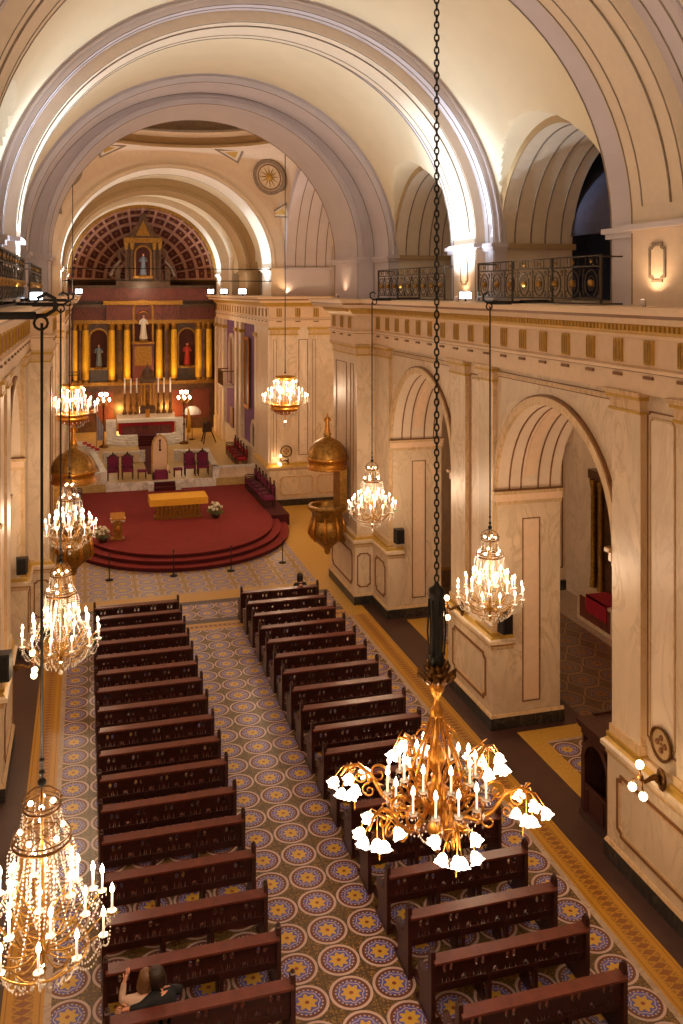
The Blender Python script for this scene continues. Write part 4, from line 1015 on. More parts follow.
# brackets on the ledge
def bracket(s, y, lab):
    th = thing('chandelier_bracket', lab, 'bracket', (0, 0, 0), 0, 'iron brackets on the ledge')
    m = MB(flip(s)); m.box(4.55, 6.0, y - .05, y + .05, 10.70, 10.78); m.tube([(4.62, y, 10.74), (4.45, y, 10.74), (4.36, y, 10.80), (4.36, y, 10.92), (4.45, y, 10.97), (4.54, y, 10.92)], .025, 6)
    m.build('arm', 'iron', th, True)
    m = MB(flip(s)); m.box(5.3, 5.9, y - .12, y + .12, 10.73, 10.80); m.build('base_plate', 'iron', th)
    m = MB(flip(s)); m.tube([(4.5 + .07 * math.cos(t_ * PI / 5), y, 10.66 + .07 * math.sin(t_ * PI / 5)) for t_ in range(10)], .016, 6, 0, True); m.build('ring', 'iron', th, True)
bracket(1, 18.15, 'black iron bracket on the right ledge above the tall open arch'); bracket(1, 26.3, 'black iron bracket on the right ledge beside the heavy chain')
bracket(-1, 10.05, 'nearest black iron bracket jutting from the left ledge'); bracket(-1, 18.15, 'black iron bracket on the left ledge behind the nearest one'); bracket(-1, 26.3, 'small black iron bracket far along the left ledge')

# ------------------------------------------------------------------ GALLERY RAILINGS
def railing(s, y0, y1, lab, x=5.32):
    th = thing('gallery_railing', lab, 'railing', (s * x, (y0 + y1) / 2, 10.74), 0, 'iron gallery railings'); h = (y1 - y0) / 2
    m = MB()
    for z in (.0, .10, .72, .92): m.box(-.02, .02, -h, h, z, z + .03)
    for y in (-h, h, -h * .33, h * .33): m.box(-.02, .02, y - .02, y + .02, 0, .95)
    for e in (-h, h): m.box(min(0, s * .5), max(0, s * .5), e - .015, e + .015, .9, .93); m.box(min(0, s * .5), max(0, s * .5), e - .015, e + .015, .0, .03)
    m.build('frame', 'rail_iron', th)
    n = max(2, int(2 * h / .62)); r0 = None
    for i in range(n):
        y = -h + (i + .5) * 2 * h / n
        if r0 is None:
            m = MB(); m.tube([(0, .22 * math.cos(t_ * PI / 9), .41 + .26 * math.sin(t_ * PI / 9)) for t_ in range(18)], .014, 5, 0, True); m.tube([(0, .12 * math.cos(t_ * PI / 6), .41 + .14 * math.sin(t_ * PI / 6)) for t_ in range(12)], .010, 5, 0, True)
            for a, b in ((1, 1), (1, -1), (-1, 1), (-1, -1)):
                m.tube([(0, a * .2, .41 + b * .14), (0, a * .28, .41 + b * .18), (0, a * .30, .41 + b * .26), (0, a * .24, .41 + b * .27), (0, a * .23, .41 + b * .22)], .010, 5)
            m.tube([(0, .3, .13), (0, .3, .72)], .01, 5)
            for a in (-.2, -.07, .07, .2): m.tube([(0, a, .75), (0, a, .92)], .008, 5)
            rg = m.build('scroll_panel', 'rail_iron', th, True); rg.location = (0, y, 0)
            m = MB(); m.ball((0, 0, .41), .075, 10, 0); m.build('rosette', 'oldgold', rg, True)
            m = MB()
            m.octa((0, 0, .83), .03, .05)
            m.build('leaf_ornament', 'oldgold', rg)
            r0 = (rg, [c for c in COL.objects if c.parent == rg])
        else:
            c = r0[0].copy(); COL.objects.link(c); c.location = (0, y, 0)
            for g in r0[1]: g2 = g.copy(); COL.objects.link(g2); g2.parent = c
    return th
railing(1, 15.0, 20.5, 'ornate iron gallery railing with gold rosettes above the tall open arch'); railing(1, 22.7, 28.4, 'ornate iron gallery railing crossed by the heavy chain')
railing(-1, 12.5, 20.5, 'iron gallery railing nearest on the left ledge'); railing(-1, 22.7, 28.4, 'iron gallery railing further along the left ledge')

# ------------------------------------------------------------------ FLOODLIGHTS ON THE LEDGE
def flood(loc, rz, lab, sc_=1.0, mat='ledflood', grp='white floodlights on the ledge'):
    th = thing('floodlight', lab, 'floodlight', loc, rz, grp); th.scale = (sc_,) * 3
    m = MB(); m.box(-.16, .16, -.03, .03, .05, .25); m.build('housing', 'black', th); m = MB(); m.box(-.02, .02, -.06, .06, 0, .06); m.build('foot', 'black', th)
    m = MB(); m.box(-.14, .14, -.045, -.03, .07, .23); m.build('lamp_panel', mat, th); return th
def spotlamp(loc, lab, lit=True):
    th = thing('spot_lamp', lab, 'spot lamp', loc, 0, 'small warm spot lamps on the ledge')
    m = MB(); m.lathe([(.03, 0), (.05, .02), (.05, .10), (.035, .12)], 10); m.build('housing', 'plaster_g', th, True)
    m = MB(); m.tube([(0, 0, .0), (.06, 0, -.02), (.06, 0, .08)], .008, 5); m.build('yoke', 'black', th); m = MB(); m.lathe([(.001, .115), (.04, .118)], 10); m.build('lens', 'globe', th)
flood((5.15, 20.9, 10.74), -.5, 'bright white floodlight at the foot of the white lit rib, right ledge')
flood((-5.1, 21.0, 10.74), .5, 'bright white floodlight on the left ledge beside the iron railing')
COOL = (.70, .85, 1)
for s in (-1, 1):
    L('flood_beam', 'SPOT', (s * 4.55, 21.85, 10.98), 1100, COOL, .1, (s * 5.0, 21.95, 14.5), 125, .9)
    L('flood_beam', 'SPOT', (s * 4.45, 46.7, 10.98), 800, COOL, .1, (s * 4.7, 46.85, 15), 115, .9)
    L('flood_beam', 'SPOT', (s * 4.45, 64.7, 10.98), 800, COOL, .1, (s * 4.7, 64.9, 15), 115, .9)
for s in (-1, 1):
    L('flood_cross_beam', 'SPOT', (-s * 5.1, 20.85, 10.98), 6500, COOL, .1, (s * 5.3, 22.05, 13.9), 30, .8)
    L('flood_cross_beam', 'SPOT', (-s * 4.5, 46.2, 10.98), 3600, COOL, .1, (s * 5.0, 46.9, 13.4), 30, .7)
    L('flood_cross_beam', 'SPOT', (-s * 4.5, 64.2, 10.98), 3000, COOL, .1, (s * 5.0, 64.9, 13.4), 28, .7)
for i, (y, w) in enumerate(((63.2, 'farthest of three, next to the retable'), (57.0, 'middle of three above the purple wall'), (50.0, 'nearest of three above the purple wall'))):
    flood((4.45, y, 10.74), -.6, 'white floodlight on the right chancel ledge, ' + w, 1.6)
flood((-4.45, 57.0, 10.74), .6, 'white floodlight on the left chancel ledge', 1.6)
for x, y, lab, e in ((5.35, 13.55, 'small warm spot lamp under the plaque at the right edge of the ledge', 45), (5.38, 21.75, 'small warm spot lamp on the right ledge beside the white floodlight', 30), (5.0, 31.9, 'small warm spot lamp on the ledge at the crossing pier', 30), (6.0, 45.1, 'small warm spot lamp on the ledge of the far pier', 40)):
    spotlamp((x - .12, y, 10.74), lab); L('spot_beam', 'SPOT', (x - .12, y, 10.88), e, (1, .62, .34), .04, (x + .12 if y < 40 else x, y + (0.0 if y < 40 else .2), 12.2), 130, .8)

# ------------------------------------------------------------------ WALL SCONCES, SPEAKERS, DISCS
def sconce(s, x, y, z, lab, k=1):
    th = thing('globe_sconce', lab, 'wall lamp', (s * x, y, z), 0 if s > 0 else PI, 'bronze globe sconces'); th.scale = (k,) * 3
    m = MB(); m.lathe([(.02, -.02), (.12, 0), (.14, .03), (.06, .05)], 10); old = m.v; m.v = [(-c, a, b * 1.5) for a, b, c in old]; m.tube([(0, 0, 0), (-.2, 0, .06), (-.36, 0, .0), (-.44, 0, .08)], [.05, .045, .035, .03], 7)
    for a in (0, 2.1, 4.2): scroll(m, (.12, .0), .08, 1.1, 0, PI + (a - 2.1) * .2, .014)
    m.build('bracket', 'bronze', th, True)
    m = MB(); m.tube([(-.44, 0, .05), (-.46, 0, .26)], .02, 6)
    for yy in (-.16, .16): m.tube([(-.42, 0, .06), (-.50, yy * .8, .02), (-.50, yy, -.08)], .016, 6)
    m.ball((-.45, 0, .1), .06, 8); m.build('branch', 'bronze', th, True)
    for p in ((-.46, 0, .32), (-.50, -.16, -.14), (-.50, .16, -.14)):
        m = MB(); m.ball(p, .075, 12); m.build('globe', 'globe', th, True)
    L('sconce_light', 'POINT', (s * (x - .62), y, z + .12), 12, (1, .66, .36), .08)
sconce(1, 5.68, 13.62, 2.45, 'bronze wall sconce with three lit globes on the nearest right pier')
sconce(1, 5.68, 22.3, 2.5, 'bronze wall sconce behind the crystal chandelier on the right pier')
sconce(-1, 5.68, 22.0, 2.3, 'bronze wall sconce with lit globes low on the left wall')
sconce(1, 5.95, 45.0, 2.3, 'bronze wall sconce on the far pier beside the round plaque', .9)
def speaker(x, y, z, rz, lab, sc_=1):
    th = thing('wall_speaker', lab, 'speaker', (x, y, z), rz, 'black wall speakers'); th.scale = (sc_,) * 3
    m = MB(); m.ext([(-.17, 0), (.17, 0), (.13, .26), (-.13, .26)], -.22, .26, lambda a, b, h: (a, -b - .06, h)); m.build('cabinet', 'black', th)
    m = MB(); m.ext([(-.10, .262), (.10, .262), (.10, .275), (-.10, .275)], -.18, .22, lambda a, b, h: (a, -b - .06, h)); m.build('grille', 'iron', th)
    m = MB(); m.box(-.04, .04, -.08, 0, -.06, .06); m.build('mount', 'iron', th)
speaker(6.02, 20.6, 2.72, 0, 'black wall speaker on the right pier just under the crystal chandelier'); speaker(6.05, 28.56, 2.8, 0, 'black wall speaker on the crossing pier, right side')
speaker(-5.85, 28.4, 2.85, 0, 'black wall speaker on the far left pier beside the chandelier cords'); speaker(-5.75, 20.6, 3.0, 0, 'large black wall speaker at the left edge above the sconce', 1.2)
def plaque(x, y, z, rz, lab):
    th = thing('consecration_plaque', lab, 'plaque', (x, y, z), rz, 'round wall plaques')
    m = MB(lambda a, b, c: (a, -c, b)); m.lathe([(.22, 0), (.3, .02), (.31, .05), (.27, .06), (.25, .03)], 24); m.build('rim', 'bronze', th, True)
    m = MB(lambda a, b, c: (a, -c, b)); m.add([(.26 * math.cos(2 * PI * i / 24), .26 * math.sin(2 * PI * i / 24), .02) for i in range(24)], [tuple(range(24))]); m.build('disc', 'plaster_t', th)
    m = MB()
    for a in range(4): c, s_ = math.cos(a * PI / 2), math.sin(a * PI / 2); m.ball((.11 * c, -.03, .11 * s_), .055, 8)
    m.ball((0, -.03, 0), .03, 8); m.build('cross', 'brownline', th, True)
plaque(5.88, 13.9, 2.9, -PI / 2, 'round plaque with a four lobed cross above the nearest right sconce'); plaque(5.9, 45.34, 2.75, 0, 'round plaque on the far pier below the gold banded chandelier')

# ------------------------------------------------------------------ PULPITS
def statue_mesh(mb, h, m=0, mh=0, child=False, arms=True):
    k = h / 1.7
    mb.lathe([(.001, 0), (.24 * k, .02 * k), (.26 * k, .1 * k), (.2 * k, .5 * k), (.17 * k, .85 * k), (.16 * k, 1.05 * k), (.2 * k, 1.3 * k), (.17 * k, 1.42 * k), (.06 * k, 1.48 * k), (.05 * k, 1.52 * k)], 12, (0, 0, 0), m, 6, .08)
    mb.ball((0, 0, 1.6 * k), .095 * k, 10, mh, 1.2)
    if arms:
        for s in (-1, 1): mb.tube([(s * .19 * k, 0, 1.36 * k), (s * .28 * k, -.05 * k, 1.1 * k), (s * .12 * k, -.24 * k, 1.12 * k + (.1 * k if s > 0 else 0))], [.07 * k, .06 * k, .035 * k], 7, m)
def pulpit(s, lab):
    th = thing('pulpit', lab, 'pulpit', (s * 4.42, 31.6, 0), 0, 'gilt pulpits on the crossing piers')
    m = MB(); m.lathe([(.001, 1.42), (.07, 1.45), (.12, 1.55), (.10, 1.62), (.26, 1.78), (.52, 2.0), (.63, 2.2), (.62, 2.45), (.54, 2.7), (.52, 2.9), (.56, 3.0), (.60, 3.04), (.66, 3.1), (.70, 3.16), (.70, 3.24), (.62, 3.26), (.58, 3.2), (.5, 2.2), (.001, 2.1)], 32, (0, 0, 0), 0, 8, .03); m.build('bowl', 'oldgold', th, True)
    m = MB()
    for k in range(8):
        a = 2 * PI * (k + .5) / 8; m.tube([polar(.53, a, 2.85), polar(.62, a, 2.5), polar(.66, a, 2.2), polar(.56, a, 1.98)], [.04, .06, .07, .03], 6)
    m.build('gadroons', 'gold', th, True)
    m = MB(); m.lathe([(.70, 4.55), (.74, 4.57), (.74, 4.62), (.68, 4.64), (.68, 4.86), (.72, 4.88), (.76, 4.94), (.72, 4.98)], 32); m.lathe([(.001, 4.56), (.7, 4.56)], 32); m.build('canopy', 'gold', th, True)
    m = MB(); m.lathe([(.70, 4.97), (.68, 5.15), (.6, 5.35), (.45, 5.52), (.25, 5.62), (.14, 5.68), (.12, 5.76), (.16, 5.8), (.10, 5.86)], 48, (0, 0, 0), 0, 16, .035); m.build('canopy_dome', 'oldgold', th, True)
    m = MB(lambda x, y, z: (x, y, z + 5.82)); statue_mesh(m, .72); m.build('finial_figure', 'gold', th, True)
    x0, x1 = sorted((s * .35, s * .62)); m = MB(); m.box(x0, x1, -.45, .45, 3.0, 4.6); m.build('back_board', 'oldgold', th)
    x0, x1 = sorted((s * .4, s * .65)); m = MB(); m.box(x0, x1, -.2, .2, 1.9, 2.6); m.build('wall_corbel', 'oldgold', th)
pulpit(1, 'gilt pulpit with domed canopy and figure on the right crossing pier'); pulpit(-1, 'gilt pulpit canopy on the left crossing pier, mostly behind the chandeliers')

# confessional
cf = thing('confessional', 'dark wooden confessional standing in the tall open arch beside the nearest pier', 'confessional', (6.5, 16.25, 0))
m = MB(); m.box(-.55, .75, -.55, .6, 0, .14); m.box(-.5, .7, -.5, -.44, .14, 1.95); m.box(-.5, .7, .49, .55, .14, 1.95); m.box(.64, .7, -.5, .55, .14, 1.95); m.box(-.5, .7, -.5, .55, .4, .46); m.build('body', 'darkwood', cf)
m = MB(); m.box(-.6, .78, -.62, .66, 1.95, 2.02); m.box(-.56, .74, -.58, .62, 1.86, 1.95); m.build('cornice', 'wood', cf)
m = MB(); fnc = lambda a, b, h: (-.5 + b, a, h)
arcband(m, fnc, .02, .40, .53, 1.25, -.03, .04, 0, n=16); m.box(-.53, -.46, -.51, -.38, .14, 1.3); m.box(-.53, -.46, .42, .55, .14, 1.3); m.box(-.53, -.46, -.51, .55, 1.74, 1.87); m.build('arched_front', 'wood', cf)
m = MB(); m.box(-.52, -.48, -.38, .42, .14, .75); framebox(m, lambda a, b, h: (-.52 + b, a, h), -.3, .34, .2, .7, .04, .02, 0); m.build('half_door', 'wood', cf)
m = MB(); m.box(-.2, .7, .6, .68, 2.02, 2.06); m.ext([(-.5, 2.02), (.6, 2.02), (.6, 2.35), (.1, 2.12)], .35, .5, lambda a, b, h: (h, a, b)); m.build('crest', 'darkwood', cf)

# side aisle altar and red chair seen through the arches
def aisle_altar(s, y, lab):
    th = thing('side_altar', lab, 'altar', (s * 12.6, y, 0), 0 if s > 0 else PI, 'side aisle altars')
    m = MB(); m.box(-.7, .35, -1.1, 1.1, 0, .95); m.build('table', 'marble', th); m = MB(); m.box(-.72, -.70, -.9, .9, .15, .85); m.build('frontal', 'ret_red', th); m = MB(); m.box(-.76, .1, -.75, .45, .95, 1.0); m.box(-.76, -.73, -.75, .45, .45, 1.0); m.build('red_cloth', 'redvelvet', th)
    m = MB(); m.box(.05, .35, -1.3, 1.3, .95, 4.6); m.box(-.05, .35, -1.5, 1.5, 4.6, 4.9); m.build('reredos', 'ret_dark', th)
    for yy in (-1.15, -.7, .7, 1.15): m = MB(); m.lathe([(.12, .95), (.12, 1.2), (.09, 1.3), (.085, 4.3), (.13, 4.5), (.13, 4.6)], 12, (-.05, yy, 0)); m.build('column', 'oldgold', th, True)
aisle_altar(1, 25.9, 'dim side altar with gilt columns and a red cloth seen through the tall open arch')
sp = speaker(12.0, 21.1, 3.3, 0, 'black speaker on the aisle pier seen through the tall open arch')

# ------------------------------------------------------------------ DAIS: altar table, ambo, flowers, chairs
at = thing('altar_table', 'free standing altar with a yellow cloth in the middle of the red dais', 'altar table', (.1, 42.3, .5))
m = MB(); m.box(-1.08, 1.08, -.32, .32, 0, .1); m.box(-1.02, 1.02, -.28, .28, .1, .86); m.build('carved_base', 'oldgold', at)
m = MB()
for k in range(11): x = -.95 + k * .19; m.tube([(x, -.31, .14), (x, -.31, .7)], .025, 6); m.ball((x, -.32, .76), .05, 6)
m.build('colonnettes', 'goldpaint', at, True)
m = MB(); m.box(-1.29, 1.29, -.62, .62, .88, .98); m.build('table_top', 'goldpaint', at); m = MB(); m.box(-1.32, 1.32, -.66, .66, .975, 1.0); m.box(-1.32, 1.32, -.665, -.655, .70, 1.0); m.box(-1.32, -1.31, -.66, .66, .7, 1.0); m.box(1.31, 1.32, -.66, .66, .7, 1.0); m.build('cloth', 'ywood', at)
am_ = thing('ambo', 'gilt carved lectern near the left edge of the red dais', 'lectern', (-2.72, 39.2, .5)); am_.scale = (.85, .85, .88)
m = MB(); m.box(-.32, .32, -.25, .25, 0, .08); m.box(-.22, .22, -.18, .18, .08, .95); m.build('pedestal', 'oldgold', am_)
m = MB(); m.ext([(-.3, .98), (.32, 1.16), (.32, 1.22), (-.3, 1.04)], -.36, .36, lambda a, b, h: (h, a, b)); m.build('book_rest', 'gold', am_)
m = MB(); m.tube([(-.34, -.2, 1.08), (-.3, -.22, .88), (-.1, -.24, 1.0), (.1, -.24, 1.0), (.3, -.22, .88), (.34, -.2, 1.08)], .05, 8); m.build('eagle_wings', 'flower', am_, True)
m = MB(); m.ball((0, -.2, .55), .1, 8, 0, 1.8); m.build('relief', 'gold', am_, True)
def flowers(x, y, lab, k=1):
    th = thing('flower_arrangement', lab, 'flowers', (x, y, .5), 0, 'flower arrangements on the dais'); th.scale = (k,) * 3
    m = MB(); m.lathe([(.001, 0), (.16, 0), (.22, .2), (.2, .22), (.001, .2)], 12); m.build('vase', 'darkwood', th, True)
    m = MB(); R_ = random.Random(3)
    for i in range(110):
        a = R_.random() * 2 * PI; r = .38 * math.sqrt(R_.random()); z = .22 + R_.random() * .5 * (1 - r); c = Vector(polar(r, a, z)); d = Vector((R_.uniform(-1, 1), R_.uniform(-1, 1), R_.uniform(-.2, 1))).normalized() * .09; e = d.orthogonal().normalized() * .03
        m.add([c - d, c + e, c + d, c - e], [(0, 1, 2, 3)])
    m.build('foliage', 'leaf', th)
    m = MB()
    for i in range(18): a = R_.random() * 2 * PI; r = .34 * math.sqrt(R_.random()); m.ball(polar(r, a, .42 + .4 * (1 - r) * R_.random()), .07, 6)
    m.build('blooms', 'flower', th, True)
flowers(1.78, 41.7, 'white flower arrangement beside the right end of the altar table'); flowers(-3.32, 38.95, 'white flower arrangement at the left edge of the dais beside the lectern', .9)
def make_chair(nm, mat, hi=1.2, w=.6):
    th = thing(nm, 'x', 'chair'); h = w / 2
    m = MB(); m.box(-h, h, -.28, .28, .40, .52); m.build('seat', mat, th)
    m = MB(); m.ext([(-h + .06, .55), (h - .06, .55), (h - .06, hi - .15), (h * .5, hi - .05), (0, hi), (-h * .5, hi - .05), (-h + .06, hi - .15)], .22, .27, lambda a, b, q: (a, q, b)); m.build('backrest', mat, th)
    m = MB(); m.ext([(-h, .45), (h, .45), (h, hi - .12), (h * .6, hi), (0, hi + .12), (-h * .6, hi), (-h, hi - .12)], .27, .32, lambda a, b, q: (a, q, b)); m.ball((0, .29, hi + .14), .05, 8); m.ball((-h, .29, hi - .08), .04, 6); m.ball((h, .29, hi - .08), .04, 6); m.build('frame', 'darkwood', th)
    for x in (-h + .04, h - .04):
        m = MB(); m.tube([(x, .25, .72), (x, -.1, .74), (x, -.26, .70), (x, -.24, .5)], .028, 6); m.build('armrest', 'darkwood', th, True)
        for y in (-.24, .26): m = MB(); m.lathe([(.035, 0), (.025, .05), (.03, .2), (.035, .4)], 8, (x, y, 0)); m.build('leg', 'darkwood', th, True)
    return th
pc = make_chair('sanctuary_chair', 'purple', 1.22, .62)
pc.location = (-2.6, 49.75, .9); pc['label'] = 'outer purple high backed chair left of the presidential throne'; pc['group'] = 'purple high backed chairs behind the altar table'
for x, lab in ((-1.85, 'inner purple high backed chair left of the presidential throne'), (1.48, 'inner purple high backed chair right of the presidential throne'), (2.2, 'outer purple high backed chair right of the presidential throne')):
    dup(pc, (x, 49.75, .9), 0, lab, 'purple high backed chairs behind the altar table')
def stool(x, lab):
    th = thing('stool', lab, 'stool', (x, 49.6, .9)); m = MB(); m.box(-.24, .24, -.2, .2, .36, .46); m.build('seat', 'purple', th)
    for a, b in ((-.2, -.16), (.2, -.16), (-.2, .16), (.2, .16)): m = MB(); m.tube([(a, b, 0), (a, b, .36)], .025, 6); m.build('leg', 'darkwood', th)
stool(-1.1, 'low purple stool left of the presidential throne'); stool(.82, 'low purple stool right of the presidential throne')
tp = thing('presidential_throne', 'tall pale carved throne with a pointed back at the centre of the chancel', 'throne', (-.15, 49.55, .9)); tp.scale = (.88, 1, .86)
m = MB(); P_ = [(-.5, 0), (.5, 0), (.5, 1.9), (.46, 2.25), (.3, 2.55), (0, 2.75), (-.3, 2.55), (-.46, 2.25), (-.5, 1.9)]; m.ext(P_, .0, .14, lambda a, b, q: (a, q, b)); m.build('back', 'marble_p', tp)
m = MB(); m.box(-.46, .46, -.5, 0, 0, .5); m.build('seat', 'purple', tp)
for x in (-.46, .40): m = MB(); m.box(x, x + .08, -.5, 0, 0, .85); m.build('armrest', 'marble_p', tp)
m = MB(); m.strip([(a * .98, -.02, b) for a, b in P_], [(a * .84, -.02, .1 + b * .93) for a, b in P_], 0, True); m.build('border', 'goldpaint', tp)
m = MB()
for z, r in ((2.35, .07), (2.1, .05), (1.95, .06), (1.75, .08)): m.ball((0, -.03, z), r, 8)
m.box(-.03, .03, -.04, 0, 1.7, 2.4); m.build('carved_emblem', 'darkwood', tp, True)
ts = thing('throne_steps', 'small steps with red carpet in front of the throne', 'steps', (0, 48.6, .5)); m = MB(); m.box(-.55, .55, -.62, 0, 0, .2); m.box(-.55, .55, -.32, 0, .2, .395); m.build('steps', 'carpet_d', ts)
m = MB(); m.box(-.85, -.56, -.5, 0, 0, .39); m.box(.56, .85, -.5, 0, 0, .39); m.build('marble_cheeks', 'marble_w', ts)
# rows of chairs
rc0 = make_chair('side_chair', 'purple', 1.1, .52)
GR = 'purple chairs along the right edge of the dais'
RO = ['nearest', 'second nearest', 'third nearest', 'third farthest', 'second farthest', 'farthest']
for i in range(6):
    lab = 'purple upholstered chair in the row on the dais by the far pier, %s' % RO[i]
    if i == 0: rc0.location = (4.5, 43.0, .5); rc0.rotation_euler.z = -PI / 2; rc0['label'] = lab; rc0['group'] = GR
    else: dup(rc0, (4.5 - .02 * i, 43.0 + .84 * i, .5), -PI / 2, lab, GR)
for i in range(4): dup(rc0, (-4.45, 43.6 + .85 * i, .5), PI / 2, 'purple upholstered chair in the row at the left of the dais, %s' % RO[i if i < 2 else i + 2], 'purple chairs along the left edge of the dais')
rr0 = make_chair('choir_chair', 'redvelvet', 1.0, .55)
for i in range(5):
    lab = 'red seated choir chair along the purple chancel wall, %s' % ['nearest', 'second nearest', 'middle one', 'second farthest', 'farthest'][i]
    if i == 0: rr0.location = (4.6, 51.3, .9); rr0.rotation_euler.z = -PI / 2; rr0['label'] = lab; rr0['group'] = 'red choir chairs in the chancel'
    else: dup(rr0, (4.6, 51.3 + 1.0 * i, .9), -PI / 2, lab, 'red choir chairs in the chancel')
# marble balustrades
def mrail(pts, lab, zb=.9, h=.62):
    th = thing('marble_balustrade', lab, 'balustrade', (0, 0, 0), 0, 'low white marble balustrades')
    for (x0, y0), (x1, y1) in zip(pts, pts[1:]):
        d = Vector((x1 - x0, y1 - y0)); n = Vector((-d.y, d.x)).normalized(); p0, p1 = Vector((x0, y0)), Vector((x1, y1))
        def pr(mb, w, z0, z1, m=0):
            q = [p0 + n * w, p1 + n * w, p1 - n * w, p0 - n * w]; mb.ext([tuple(v) for v in q], z0, z1, lambda a, b, hh: (a, b, hh), m)
        m = MB(); pr(m, .12, zb, zb + .14); pr(m, .07, zb + .14, zb + h - .1); m.build('panel', 'marble_l', th); m = MB(); pr(m, .16, zb + h - .1, zb + h); m.build('handrail', 'marble_w', th)
    for (x, y) in pts: m = MB(); m.box(x - .17, x + .17, y - .17, y + .17, zb, zb + h + .04); m.build('post', 'marble_w', th)
mrail([(-1.5 - 1.4, 54.5), (-.6 - .2, 54.5)], 'white marble balustrade behind the purple chairs on the left'); mrail([(1.2, 54.2), (2.95, 54.2), (2.75, 48.8)], 'white marble balustrade turning forward right of the purple chairs')
mrail([(-3.6, 54.8), (-3.1, 48.8), (-4.9, 48.8)], 'white marble balustrade at the left end of the chancel step'); mrail([(2.75, 48.75), (4.95, 48.75)], 'white marble balustrade running to the right pier')

# ------------------------------------------------------------------ MAIN ALTAR
ma = thing('high_altar', 'white marble high altar with a red frontal below the retable', 'high altar', (-.1, 60.2, .9)); ma.scale = (1, 1, .86)
m = MB(); hx = lambda k: [(-2.6 + k, 2.6), (-2.6 + k, .5 + k * .6), (-1.8 + k, k * .6 - .3), (1.8 - k, k * .6 - .3), (2.6 - k, .5 + k * .6), (2.6 - k, 2.6)]
for i in range(4): m.ext(hx(.22 * i), .17 * i, .17 * (i + 1), lambda a, b, h: (a, b, h))
m.build('steps', 'marble_w', ma)
m = MB(); m.box(-.62, .62, -.42, 2.0, 0, .02)
for i in range(4): m.box(-.62, .62, -.34 + .13 * i, 1.2, .17 * i, .17 * (i + 1) + .015)
m.build('step_carpet', 'carpet_d', ma)
m = MB(); m.box(-1.7, 1.7, 1.0, 1.9, .68, 1.75); m.build('altar_block', 'ret_red', ma); m = MB(); m.box(-1.9, 1.9, .85, 2.0, 1.72, 1.82); m.box(-1.9, 1.9, .84, .86, 1.62, 1.82); m.build('altar_cloth', 'cloth', ma)
m = MB(); m.box(-1.8, 1.8, .90, .93, 1.35, 1.70); m.box(-1.82, -1.6, .88, .93, .75, 1.7); m.box(1.6, 1.82, .88, .93, .75, 1.7); m.build('red_frontal', 'redvelvet', ma)
m = MB(); m.box(-2.6, -1.95, 1.2, 2.4, 0, 1.7); m.build('side_pedestal', 'marble_w', ma); m = MB(); m.box(1.95, 2.6, 1.2, 2.4, 0, 1.7); m.build('side_pedestal', 'marble_w', ma)
m = MB(); m.box(-1.9, 1.9, 1.6, 2.2, 1.8, 2.15); m.build('gradine', 'marble_l', ma)
cr = thing('carpet_runner', 'red carpet runner from the throne to the steps of the high altar', 'carpet', (-.1, 55, .9)); m = MB(); m.box(-.62, .62, -4.4, 4.75, 0, .018); m.build('pile', 'carpet_d', cr)
# tabernacle
tb = thing('tabernacle_temple', 'domed tabernacle with columns on the high altar', 'tabernacle', (0, 62.1, 2.76)); tb.scale = (.68, .8, 1)
m = MB(); m.box(-.75, .75, -.35, .35, 0, .5); m.build('base', 'ret_dark', tb)
for x, y in ((-.6, -.3), (.6, -.3), (-.3, -.32), (.3, -.32), (-.6, .3), (.6, .3)): m = MB(); m.lathe([(.09, .5), (.09, .58), (.065, .62), (.06, 1.85), (.1, 1.98), (.1, 2.05)], 10, (x, y, 0)); m.build('column', 'oldgold', tb, True)
m = MB(); m.box(-.78, .78, -.42, .42, 2.05, 2.3); m.box(-.85, .85, -.48, .48, 2.3, 2.38); m.build('entablature', 'ret_dark', tb)
m = MB(); m.lathe([(.62, 2.38), (.6, 2.6), (.5, 2.85), (.3, 3.02), (.1, 3.1), (.06, 3.3), (.001, 3.35)], 20, (0, 0, 0), 0, 8, .03); m.build('dome', 'ret_dark', tb, True)
m = MB(lambda x, y, z: (x, y, z + .5)); statue_mesh(m, 1.2); m.build('statuette', 'oldgold', tb, True)
m = MB(); m.box(-.2, .2, -.5, -.4, -.25, .3); m.build('door', 'gold', tb)
def candlestick(x, lab):
    th = thing('altar_candlestick', lab, 'candlestick', (x, 61.75, 2.76), 0, 'tall candlesticks on the high altar')
    m = MB(); m.lathe([(.001, 0), (.15, 0), (.16, .1), (.08, .3), (.06, .4), (.1, .6), (.05, .8), (.07, 1.1), (.04, 1.3), (.1, 1.36), (.1, 1.4)], 10); m.build('stand', 'bronze', th, True)
    m = MB(); m.tube([(0, 0, 1.4), (0, 0, 2.4)], .05, 8); m.build('candle', 'cloth', th, True)
for x, lab in ((-1.5, 'leftmost tall candlestick on the high altar'), (-1.1, 'tall candlestick second from the left on the high altar'), (-.72, 'tall candlestick just left of the tabernacle'), (.70, 'tall candlestick just right of the tabernacle'), (1.08, 'tall candlestick second from the right on the high altar'), (1.5, 'rightmost tall candlestick on the high altar')): candlestick(x, lab)
